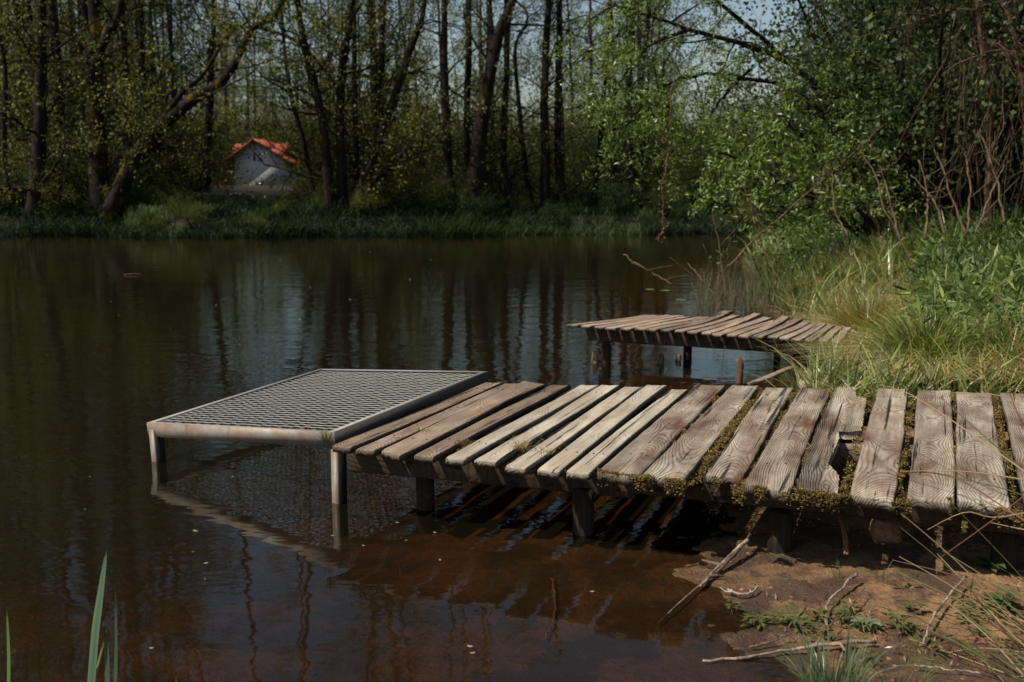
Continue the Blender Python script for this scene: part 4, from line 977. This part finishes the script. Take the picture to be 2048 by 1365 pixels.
# trees to the sides of the view too, so reflections and side views hold
# undergrowth shrubs
def make_shrub(cols,R,h,n,label,group,leafL=.09,leafW=.055,stem=14,name='shrub',bark='bark_far',spread=.12,leafmat='leaf_far',up=.3):
    bk=MB(); tips=[]
    for k in range(stem):
        a=rng.uniform(0,2*pi); d=np.array([cos(a)*.55,sin(a)*.55,1]); d/=np.linalg.norm(d); grow(bk,tips,np.array([cos(a)*.15*R,sin(a)*.15*R,-.05]),d,h*rng.uniform(.6,1.05),.02+.006*h,0,2,0,up,(6,4))
    root=empty(name,(0,0,0),label,'shrub',group); bk.build('stems',M[bark],root)
    tp=tips; per=max(1,n//len(tp)); pos=[]
    for t in tp:
        i=rng.integers(0,len(t)-1,per); pos.append(t[i]+(t[i+1]-t[i])*rng.random((per,1))+rng.normal(0,spread,(per,3)))
    cr=MB(); leaves(cr,np.concatenate(pos),leafL,leafW,cols,droop=.1); cr.build('foliage',M[leafmat],root); return root
ug='undergrowth shrubs of the far wood'
sv=[make_shrub(darkg,1,2.2,5200,'dense dark green undergrowth shrub between the far trunks',ug),make_shrub(olive,1,2.6,4200,'olive undergrowth shrub between the far trunks',ug),make_shrub([(.14,.14,.03),(.18,.16,.04),(.1,.12,.03)],1,2.0,3800,'sunlit yellowish undergrowth shrub between the far trunks',ug),make_shrub(darkg+olive,1,3.4,5600,'tall mixed green undergrowth shrub between the far trunks',ug)]
for v_ in sv: v_['keep']=0
cnt=[0]*4
def put_shrub(k,x,y,s,zs=1.0):
    o=sv[k] if cnt[k]==0 else dup(sv[k],(0,0,0),0,1); cnt[k]+=1
    o.location=(x,y,H(x,y)); o.rotation_euler=(0,0,rng.uniform(0,6.28)); o.scale=(s,s,s*zs)
for v_ in sv: del v_['keep']
for i in range(150):
    y=34+(rng.random())*56; x=rng.uniform(-.60,.42)*y; u=1024+x*F/y
    if in_house(x,y,1.1): 
        continue
    sunny=(760<u<900 and rng.random()<.6) or (590<u<660)  # sunlit undergrowth: sunlight put into the yellowish leaf colour
    put_shrub(2 if sunny else [0,1,3,0][rng.integers(4)],x,y,rng.uniform(.7,1.35))
for i in range(62):
    y=rng.uniform(87,110); put_shrub([0,1,3][i%3],(rng.uniform(-.32,-.16) if i<26 else rng.uniform(-.6,.5))*y,y,rng.uniform(1.2,2.2))
for i in range(90):
    y=rng.uniform(50,88); x=rng.uniform(-.60,.32)*y; u=1024+x*F/y
    if in_house(x,y,3.0): continue
    put_shrub([0,1,3,3][i%4],x,y,rng.uniform(1.2,2.1)*(1 if u<900 else .8))
# dark low bushes at the left bank edge and low ones along the water
for (u,Y_,k,s) in ((60,30.3,0,.62),(130,30.6,0,.8),(165,31,3,.75),(205,30.6,0,.75),(-60,31,0,.9),(110,32,0,1.0),(280,32.5,0,.5),(350,33,0,.42),(15,29.8,0,.5),(95,30,0,.5),(150,30,3,.5),(240,31,0,.42),(300,30.2,0,.3),(440,30.5,0,.3),(490,31,0,.26),(545,30.6,0,.2),(650,30.2,3,.3),(740,31.5,1,.42),(790,32.5,2,.5),(860,32,0,.35),(980,31.5,0,.33),(1050,32.5,1,.4),(1120,32,0,.35),(1210,34,0,.4),(1260,34,0,.33),(620,31.2,1,.45),(690,30.6,0,.4),(830,33,2,.6),(1160,33,1,.45),(1350,35,1,.6),(1420,38,2,.7),(1500,40,1,.9),(1590,42,3,.9),(1300,36,2,.55),(1680,44,3,1.1),(1470,46,3,1.2),(1380,48,1,1.3)):
    put_shrub(k,(u-1024)*Y_/F,Y_,s)
for i in range(46):
    x=rng.uniform(-17,10); u=1024+x*F/30
    put_shrub([0,0,3,1][i%4],x,float(far_shore(np.array([x]))[0])+rng.uniform(.1,2.2),rng.uniform(.14,.24) if 240<u<650 else rng.uniform(.2,.42))
# far bank grass
mb=MB(); n=52000; x=rng.uniform(-20,14,n); y=far_shore(x)-.45+rng.random(n)**1.6*9; p=np.stack([x,y,np.zeros(n)],1); p[:,2]=HV(p)-.02
hh=rng.uniform(.15,.42,n)*(1+1.1*np.clip(vnoise(x*1.1,y*1.1,77),0,1.2))
kp=(fbm(x,0*x,.55,2,3)>-.22)|(y-far_shore(x)>.8)|(rng.random(len(x))<.5); p=p[kp]; x=x[kp]; y=y[kp]; hh=hh[kp]
lit=vnoise(x*.6,y*.9,52)>.45  # sunlit patches painted in with lighter blade colours
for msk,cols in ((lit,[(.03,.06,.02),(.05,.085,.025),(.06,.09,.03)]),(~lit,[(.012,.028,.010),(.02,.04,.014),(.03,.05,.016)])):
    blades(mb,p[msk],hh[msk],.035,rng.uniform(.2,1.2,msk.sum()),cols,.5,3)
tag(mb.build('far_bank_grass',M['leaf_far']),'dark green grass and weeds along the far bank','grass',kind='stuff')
mb=MB(); b=np.array([PY(rng.uniform(255,425),470,28.4+rng.uniform(0,1.0)) for _ in range(1500)]); b[:,2]=np.maximum(HV(b),-.05)
blades(mb,b,rng.uniform(.15,.42,1500),.04,rng.uniform(.1,.6,1500),[(.20,.25,.12),(.28,.32,.18),(.14,.18,.08)],.3,3)
tag(mb.build('pale_sedge',M['grass'],origin=b[0]),'pale silvery sedge strip at the waterline below the leaning trunk','sedge',kind='stuff')

# ------------------------------------------------------------------ house
HY=80.0
def hp(u,v,dy=0): return PY(u,v,HY+dy)
def prism(mb,poly,y0,y1,col=None):
    n=len(poly); V=[(x,y0,z) for x,z in poly]+[(x,y1,z) for x,z in poly]
    mb.add(V,[np.array([list(range(n))]),np.array([list(range(n,2*n))[::-1]]),np.array([[i,i+n,(i+1)%n+n,(i+1)%n] for i in range(n)])],col)
k=F/HY*1.0
def hx(u): return (u-1024)/k
def hz(v): return CAMZ-(v-360.5)/k
hs=empty('house',(hx(525),HY,hz(390)),'small white gabled house with an orange tiled roof among the trees','house')
zb=hz(400)
mb=MB(); prism(mb,[(hx(478),zb),(hx(583),zb),(hx(583),hz(322)),(hx(552),hz(303)),(hx(519),hz(284)),(hx(492),hz(303)),(hx(478),hz(314))],HY,HY+5); mb.build('wall',M['plaster'],hs,origin=(hx(525),HY,zb))
mb=MB(); prism(mb,[(hx(425),zb),(hx(477.5),zb),(hx(477.5),hz(318)),(hx(425),hz(336))],HY+.6,HY+4); mb.build('side_wall',M['ochre'],hs,origin=(hx(450),HY,zb))
mb=MB(); prism(mb,[(hx(583.5),zb),(hx(608),zb),(hx(608),hz(336)),(hx(583.5),hz(322))],HY+.6,HY+4); mb.build('side_wall',M['plaster'],hs,origin=(hx(595),HY,zb))
def slab_roof(pp,th,y0,y1,name='roof',mat='tiles'):
    mb=MB(); poly=[(hx(u),hz(v)) for u,v in pp]+[(hx(u),hz(v)+th) for u,v in pp[::-1]]
    n=len(pp)
    for i in range(n-1):
        q=[poly[i],poly[i+1],(poly[i+1][0],poly[i+1][1]+th),(poly[i][0],poly[i][1]+th)]; prism(mb,q,y0,y1)
    o=mb.build(name,M[mat],hs,origin=(poly[0][0],y0,poly[0][1])); return o
slab_roof([(424,336),(452,327),(474,316.5),(493,302.5),(519,283)],.12,HY-.5,HY+5.2)
slab_roof([(519,283),(552,302.5),(575,317),(609,336)],.12,HY-.5,HY+5.2)
for (u0,u1) in ((460,497),(537,574)):
    mb=MB()
    a=(hx(u0),HY+1.4,hz(306)); 
    V=[(hx(u0),HY+1.2,hz(306)),(hx(u1),HY+1.2,hz(306)),(hx(u1),HY+3,hz(287)),(hx(u0),HY+3,hz(287))]; V+= [(x_,y_+.1,z_-.15) for x_,y_,z_ in V]
    mb.add(V,np.array([[0,1,2,3],[7,6,5,4],[0,4,5,1],[1,5,6,2],[2,6,7,3],[3,7,4,0]]))
    mb.build('roof',M['tiles'],hs,origin=(hx(u0),HY+2,hz(300)))
mb=MB(); prism(mb,[(hx(462),hz(330)),(hx(573),hz(330)),(hx(573),hz(304)),(hx(462),hz(304))],HY+1.5,HY+4.5); mb.build('upper_wall',M['ochre'],hs,origin=(hx(519),HY+2,hz(320)))
for (u0,u1,v0,v1) in ((514,520,308,324),(525,531,308,324)):
    mb=MB(); prism(mb,[(hx(u0),hz(v1)),(hx(u1),hz(v1)),(hx(u1),hz(v0)),(hx(u0),hz(v0))],HY-.03,HY+.02,(1,1,1)); w_=mb.build('window',M['plaster'],hs,origin=(hx(u0),HY,hz(v1)))
    mb=MB(); prism(mb,[(hx(u0+1),hz(v1-1)),(hx(u1-1),hz(v1-1)),(hx(u1-1),hz(v0+1)),(hx(u0+1),hz(v0+1))],HY-.045,HY-.032); g_=mb.build('pane',M['glass'],w_,origin=(hx(u0),HY,hz(v1))); g_.location=(0,0,0)
mb=MB(); prism(mb,[(hx(523),hz(390)),(hx(532),hz(390)),(hx(532),hz(362)),(hx(523),hz(362))],HY-.04,HY+.02); mb.build('door',M['glass'],hs,origin=(hx(527),HY,hz(390)))
# shrub in front of the house
hsx=make_shrub([(.09,.10,.04),(.07,.09,.035)],1,2.0,420,'thin grey green bush in front of the white house wall','bushes in front of the house',stem=9); hsx.location=(hx(500),HY-4,H(hx(500),HY-4)); hsx.scale=(.45,.45,.4)
hs2=dup(hsx,(hx(578),HY-5,H(hx(578),HY-5)),1.2,.42,'thin bush at the right corner of the house')
hs3=dup(sv[2],(hx(612),HY-6,H(hx(612),HY-6)),1,.7,'yellow green bush right of the house'); hs3.scale=(.7,.7,.5); hs3.location.x+=1.2; 
mb=MB(); c=PY(322,356,58); tube(mb,[c-[0,0,.3],c-[0,0,.05],c+[0,0,.22],c+[0,0,.3]],[.14,.16,.16,.1],12); tag(mb.build('barrel',M['red'],origin=c),'small red barrel among the trunks left of the house','barrel')
mb=MB(); a=gp(455,408); 
a=np.array([(452-1024)*36/F,36,0]); b=np.array([(512-1024)*36/F,36.3,0]); a[2]=H(a[0],36)+.30; b[2]=H(b[0],36.3)+.30; tube(mb,curve([a,(a+b)/2+[0,0,.1],b],10),[.10]*10,8,wob=.1); tag(mb.build('log',M['drift'],origin=a),'fallen pale log on the far bank below the white house','log')

# ------------------------------------------------------------------ willow and thicket on the right bank
def willow_branch(px,Y0,Y1,r0,bk,tips,nl=12,limb=(.5,1.3),up=.1,sag=.3,kids=(5,3)):
    pts=[PY(u,v,Y0+(Y1-Y0)*i/(len(px)-1)) for i,(u,v) in enumerate(px)]; c=curve(pts,22,.01); n=len(c); tube(bk,c,np.linspace(r0,r0*.2,n),6)
    for k_ in range(nl):
        i=rng.integers(4,n); a=unit(1)[0]; a[2]=a[2]*.6+.05; grow(bk,tips,c[i],a/np.linalg.norm(a),rng.uniform(*limb),max(r0*.25,.006),0,1,sag,up,kids)
def willow(name,brs,label,cols,leafn=16,leafL=.07,leafW=.018,spread=.028,bark='bark',cat='tree',group=None,leafmat='leaf_willow',**kw):
    bk=MB(); tips=[]
    for (px,Y0,Y1,r0) in brs: willow_branch(px,Y0,Y1,r0,bk,tips,**kw)
    b=PY(brs[0][0][0][0],brs[0][0][0][1],brs[0][1]); o0=(b[0],b[1],H(b[0],b[1])); root=empty(name,o0,label,cat,group)
    bk.build('branches',M[bark],root,origin=o0); pos=[]
    for t in tips:
        m=leafn; i=rng.integers(0,len(t)-1,m); pos.append(t[i]+(t[i+1]-t[i])*rng.random((m,1))+rng.normal(0,spread,(m,3)))
    cr=MB(); leaves(cr,np.concatenate(pos),leafL,leafW,cols,droop=.3); cr.build('crown',M[leafmat],root,origin=o0); return root
willow('willow_tree',[
 ([(1850,470),(1720,250),(1560,120),(1380,60),(1230,10)],15,13.5,.065),
 ([(1760,330),(1600,190),(1450,150),(1330,170),(1250,250)],14.5,13,.04),
 ([(1640,180),(1480,40),(1350,-60),(1230,-70)],14.5,13,.04),
 ([(1380,60),(1290,100),(1225,190),(1205,240)],13.5,13,.03),
 ([(1300,40),(1240,60),(1215,110)],13.5,13.2,.02),
 ([(1330,170),(1300,210),(1290,240)],13.5,13.2,.02),
 ([(1500,140),(1440,200),(1410,260),(1400,310)],14,12.8,.025)],
 'leaning willow with fresh bright leaves spreading left over the river',lime,leafn=16,nl=19,limb=(.4,1.1))
willow('willow_bush',[
 ([(1720,470),(1600,380),(1500,330),(1420,300)],13.5,12,.04),([(1720,470),(1640,320),(1590,260),(1560,230)],13.5,12.8,.04),
 ([(1740,470),(1640,390),(1540,360),(1440,350)],13,12,.035),([(1740,470),(1700,330),(1640,230),(1600,190)],13,13,.04),
 ([(1760,470),(1690,400),(1600,420),(1500,425)],12.5,11.8,.03),([(1760,470),(1720,380),(1700,280),(1660,200)],12.5,13,.03)],
 'mid green willow bush behind the reeds in front of the dark thicket',[(.14,.20,.04),(.21,.29,.065),(.06,.10,.022),(.34,.42,.14)],leafn=15,nl=17,limb=(.4,1.1),leafL=.08,leafW=.022)
# dark evergreen-ish thicket (several shrubs) behind
tg2='tall dark bushes crowding the right bank'
th=[make_shrub([(.035,.052,.02),(.055,.08,.03),(.11,.145,.055),(.022,.035,.015)],1.2,4.6,15000,'tall dark leafy bush in the thicket on the right bank',tg2,leafL=.075,leafW=.05,stem=20,name='thicket_bush',bark='bark',spread=.16,leafmat='leaf'),
    make_shrub([(.04,.065,.02),(.07,.11,.032),(.13,.18,.06),(.028,.045,.015)],1.2,4.2,13000,'tall dark leafy bush in the thicket on the right bank',tg2,leafL=.075,leafW=.045,stem=18,name='thicket_bush',bark='bark',spread=.16,leafmat='leaf')]
spots=[(1830,14.5,.9),(1880,13.8,1.05),(1960,13.2,1.05),(2080,12.8,1.1),(1850,16.5,1.0),(1900,16.5,1.25),(2020,16,1.3),(1890,18.5,1.3),(2150,15,1.2),(1840,22,1.2),(2260,13,1.1),(1880,20,1.4),(2000,21,1.5)]
for i,(u,Y_,s) in enumerate(spots):
    x=(u-1024)*Y_/F; o=th[i%2]; 
    if i>1: o=dup(o,(0,0,0),0,1)
    o.location=(x,Y_,H(x,Y_)-.05); o.rotation_euler=(0,0,rng.uniform(0,6.28)); fw=.66 if u<1870 else .92; o.scale=(s*fw,s*fw,s)
# pine with orange bark and bare drooping brown twigs
pr=[([(1990,470),(1978,250),(1968,130),(1955,0),(1950,-150)],11.4,.04),([(2060,470),(2050,250),(2035,100),(1995,-20)],11.0,.035),([(2000,60),(2060,70)],11.2,.02)]
def bare(name,trunks,label,nl,limb,bark,sag,kids=(6,4),group=None,cat='tree'):
    bk=MB(); tw=MB(); o0=None; tips=[]
    for (pp,Y_,r0) in trunks:
        pts=[PY(u,v,Y_) for u,v in pp]; 
        if o0 is None: pts[0][2]=H(pts[0][0],Y_)-.05
        c=curve(pts,22,.012); o0=c[0] if o0 is None else o0; tube(bk,c,np.linspace(r0,r0*.6,22),8,wob=.05)
        for k_ in range(nl):
            i=rng.integers(4,22); a=unit(1)[0]; a[2]*=.4; grow(tw,tips,c[i],a/np.linalg.norm(a),rng.uniform(*limb),.011,0,2,sag,0,kids,.28)
    root=empty(name,o0,label,cat,group); bk.build('trunk',M[bark],root,origin=o0); tw.build('twigs',M['twig'],root,origin=o0); return root
bare('pine_tree',pr,'orange barked pine trunks with bare drooping brown twigs at the right edge',8,(.6,1.5),'pine_bark',.9)
# hanging dead stems below the pine
mb=MB()
for _ in range(90):
    u=rng.uniform(1890,2130); v=rng.uniform(60,300); Yd=rng.uniform(10.6,11.8); a=PY(u,v,Yd); L=rng.uniform(.5,1.5); e=a+[rng.normal(0,.25),rng.normal(0,.1),-L]; tube(mb,curve([a,(a+e)/2+rng.normal(0,.07,3),e],8),np.linspace(.005,.002,8),4,np.array([1,.95,.9])*rng.uniform(.25,1.1),cap=False)
tag(mb.build('dead_vines',M['twig'],origin=PY(1950,300,11)),'curtain of dead brown vines hanging at the right edge','vines',kind='stuff')
for i,(pp,Yd,lab) in enumerate([([(1930,470),(1900,380),(1870,300)],9.6,'brown bare shoot fanning left from the thicket foot'),([(1935,470),(1940,380),(1930,300)],9.6,'upright brown bare shoot at the thicket foot'),([(1950,470),(1980,390),(2010,330)],9.5,'brown bare shoot fanning right from the thicket foot'),([(1800,480),(1780,400),(1760,330)],9.8,'thin bare shoot left of the brown fan'),([(1850,480),(1855,400),(1840,320)],9.8,'straight bare shoot beside the brown fan'),([(1890,470),(1865,400),(1820,350)],9.7,'crooked bare shoot leaning into the dark bush'),([(2010,450),(1990,350),(1960,260)],9.4,'tall bare shoot in front of the vines')]):
    pole(pp,Yd,Yd+.3,.013,.006,lab,name='bare_shoot',group='bare brown shoots at the foot of the thicket')
# hanging golden dry vine over the water
mb=MB(); c=curve([PY(u,v,12.5) for u,v in ((1345,150),(1340,240),(1332,330),(1325,400),(1328,450),(1318,485))],30,.012); tube(mb,c,.008,4,cap=False)
leaves(mb,c[rng.integers(8,30,160)]+rng.normal(0,.02,(160,3)),.04,.018,[(1.4,1.0,.55),(1,.7,.4)]); tag(mb.build('hanging_vine',M['twig'],origin=c[0]),'dangling golden brown dry vine reaching down to the water','vine')

# ------------------------------------------------------------------ floating bits
fl=[(222,604),(432,612),(135,574),(238,632),(95,712),(1052,478),(180,955),(170,1020),(465,955),(386,1105),(410,1160),(388,1063),(795,1047),(727,1093),(812,1082),(870,1067),(880,1122),(665,1073),(303,1298),(945,1308),(1184,1368 if False else 1185),(940,1295),(412,1128),(392,1064),(600,860 if False else 640),(560,520),(820,560),(700,600),(480,690),(862,520),(340,660),(620,576),(740,505)]
fls=[(.26,.25,.10),(.34,.31,.2),(.2,.2,.07)]
mb=MB()
def fleaf(L):
    m=MB(); th=np.linspace(0,2*pi,9)[:-1]; V=np.stack([np.cos(th)*L,np.sin(th)*L*.45,.0015+.0*th],1); V[:,2]+=.0025*np.abs(np.cos(th)); m.add(V,np.array([list(range(8))]),fls[rng.integers(3)]); return m
pro=None
for i,(u,v) in enumerate(fl):
    p_=P(u,v,.002); s=1.0+(.9 if v<650 else 0)
    if pro is None or i%6==0: pro=fleaf(.010).build('floating_leaf',M['float_leaf']); o=pro
    else: o=pro.copy(); COL.objects.link(o)
    o.location=p_+[0,0,.001]; o.rotation_euler=(0,0,rng.uniform(0,6)); o.scale=(s*rng.uniform(.6,1.2),)*3
    tag(o,'tiny yellowish leaf floating on the dark open water','leaf','tiny leaves drifting on the river')
for i,(u,v,lab) in enumerate(((1300,579,'lily pad at the left of the small group by the reeds'),(1330,581,'lily pad in the middle of the small group by the reeds'),(1362,600,'lily pad nearest the jetty beside the reeds'))):
    m=MB(); th=np.linspace(.2,2*pi-.2,14); V=np.concatenate([[[0,0,0]],np.stack([np.cos(th)*.07,np.sin(th)*.07,0*th],1)]); m.add(V,np.array([[0,j+1,j+2] for j in range(13)]),(.14,.2,.05)); o=m.build('lily_pad',M['float_leaf']); o.location=P(u,v,.004); o.rotation_euler=(.0,0,i*2); tag(o,lab,'lily pad','lily pads by the reeds')
m=MB(); a=P(248,550,.01); b=P(285,549,.01); tube(m,curve([a,(a+b)/2+[0,0,.01],b],6),.008,5); tag(m.build('stick',M['twig'],origin=a),'short brown stick floating on open water at the left','stick')

# ------------------------------------------------------------------ light, sky, camera
SUNV=np.array([.68,.25,-1.0]); SUNV/=np.linalg.norm(SUNV)
el=math.asin(-SUNV[2]); az=math.atan2(-SUNV[0],-SUNV[1])  # compass angle of the sun from +Y towards +X
W=bpy.data.worlds.new('World'); SC.world=W; W.use_nodes=True; nt=W.node_tree
for n in list(nt.nodes): nt.nodes.remove(n)
sk=nt.nodes.new('ShaderNodeTexSky'); sk.sky_type='NISHITA'; sk.sun_disc=False; sk.sun_elevation=el; sk.sun_rotation=az; sk.air_density=1.2; sk.dust_density=2.6; sk.ozone_density=1.0
bg=nt.nodes.new('ShaderNodeBackground'); bg.inputs[1].default_value=.132; ow=nt.nodes.new('ShaderNodeOutputWorld'); 
tcw=nt.nodes.new('ShaderNodeTexCoord'); sw=nt.nodes.new('ShaderNodeSeparateXYZ'); nt.links.new(tcw.outputs['Generated'],sw.inputs[0])
rw=nt.nodes.new('ShaderNodeValToRGB'); nt.links.new(sw.outputs[2],rw.inputs[0]); cr=rw.color_ramp; cr.elements[0].position=0; cr.elements[0].color=(1,1,1,1); cr.elements[1].position=.75; cr.elements[1].color=(.30,.30,.30,1)
e_=cr.elements.new(.36); e_.color=(.72,.74,.76,1)
mw=nt.nodes.new('ShaderNodeMix'); mw.data_type='RGBA'; mw.blend_type='MULTIPLY'; mw.inputs[0].default_value=1; nt.links.new(sk.outputs[0],mw.inputs[6]); nt.links.new(rw.outputs[0],mw.inputs[7])
nt.links.new(mw.outputs[2],bg.inputs[0]); nt.links.new(bg.outputs[0],ow.inputs[0])
sl=bpy.data.lights.new('sun','SUN'); sl.energy=5.0; sl.angle=radians(.53); sl.color=(1,.93,.82); so=bpy.data.objects.new('sun',sl); COL.objects.link(so)
import mathutils
so.rotation_euler=mathutils.Vector(SUNV).to_track_quat('-Z','Y').to_euler()
cd=bpy.data.cameras.new('camera'); cam=bpy.data.objects.new('camera',cd); COL.objects.link(cam); SC.camera=cam
cam.location=(0,0,CAMZ); cam.rotation_euler=(pi/2-PITCH,0,0); cd.sensor_width=36; cd.lens=36*F/2048; cd.clip_start=.05; cd.clip_end=3000
cd.dof.use_dof=True; cd.dof.focus_distance=4.6; cd.dof.aperture_fstop=3.5
SC.view_settings.view_transform='Standard'; SC.view_settings.look='None'; SC.view_settings.exposure=0; SC.view_settings.gamma=1
SC.render.engine='CYCLES'; cy=SC.cycles; cy.max_bounces=6; cy.diffuse_bounces=2; cy.glossy_bounces=3; cy.transmission_bounces=3; cy.transparent_max_bounces=8
cy.use_denoising=True; cy.sample_clamp_indirect=4; cy.caustics_reflective=False; cy.caustics_refractive=False
try: cy.denoiser='OPENIMAGEDENOISE'
except Exception: pass
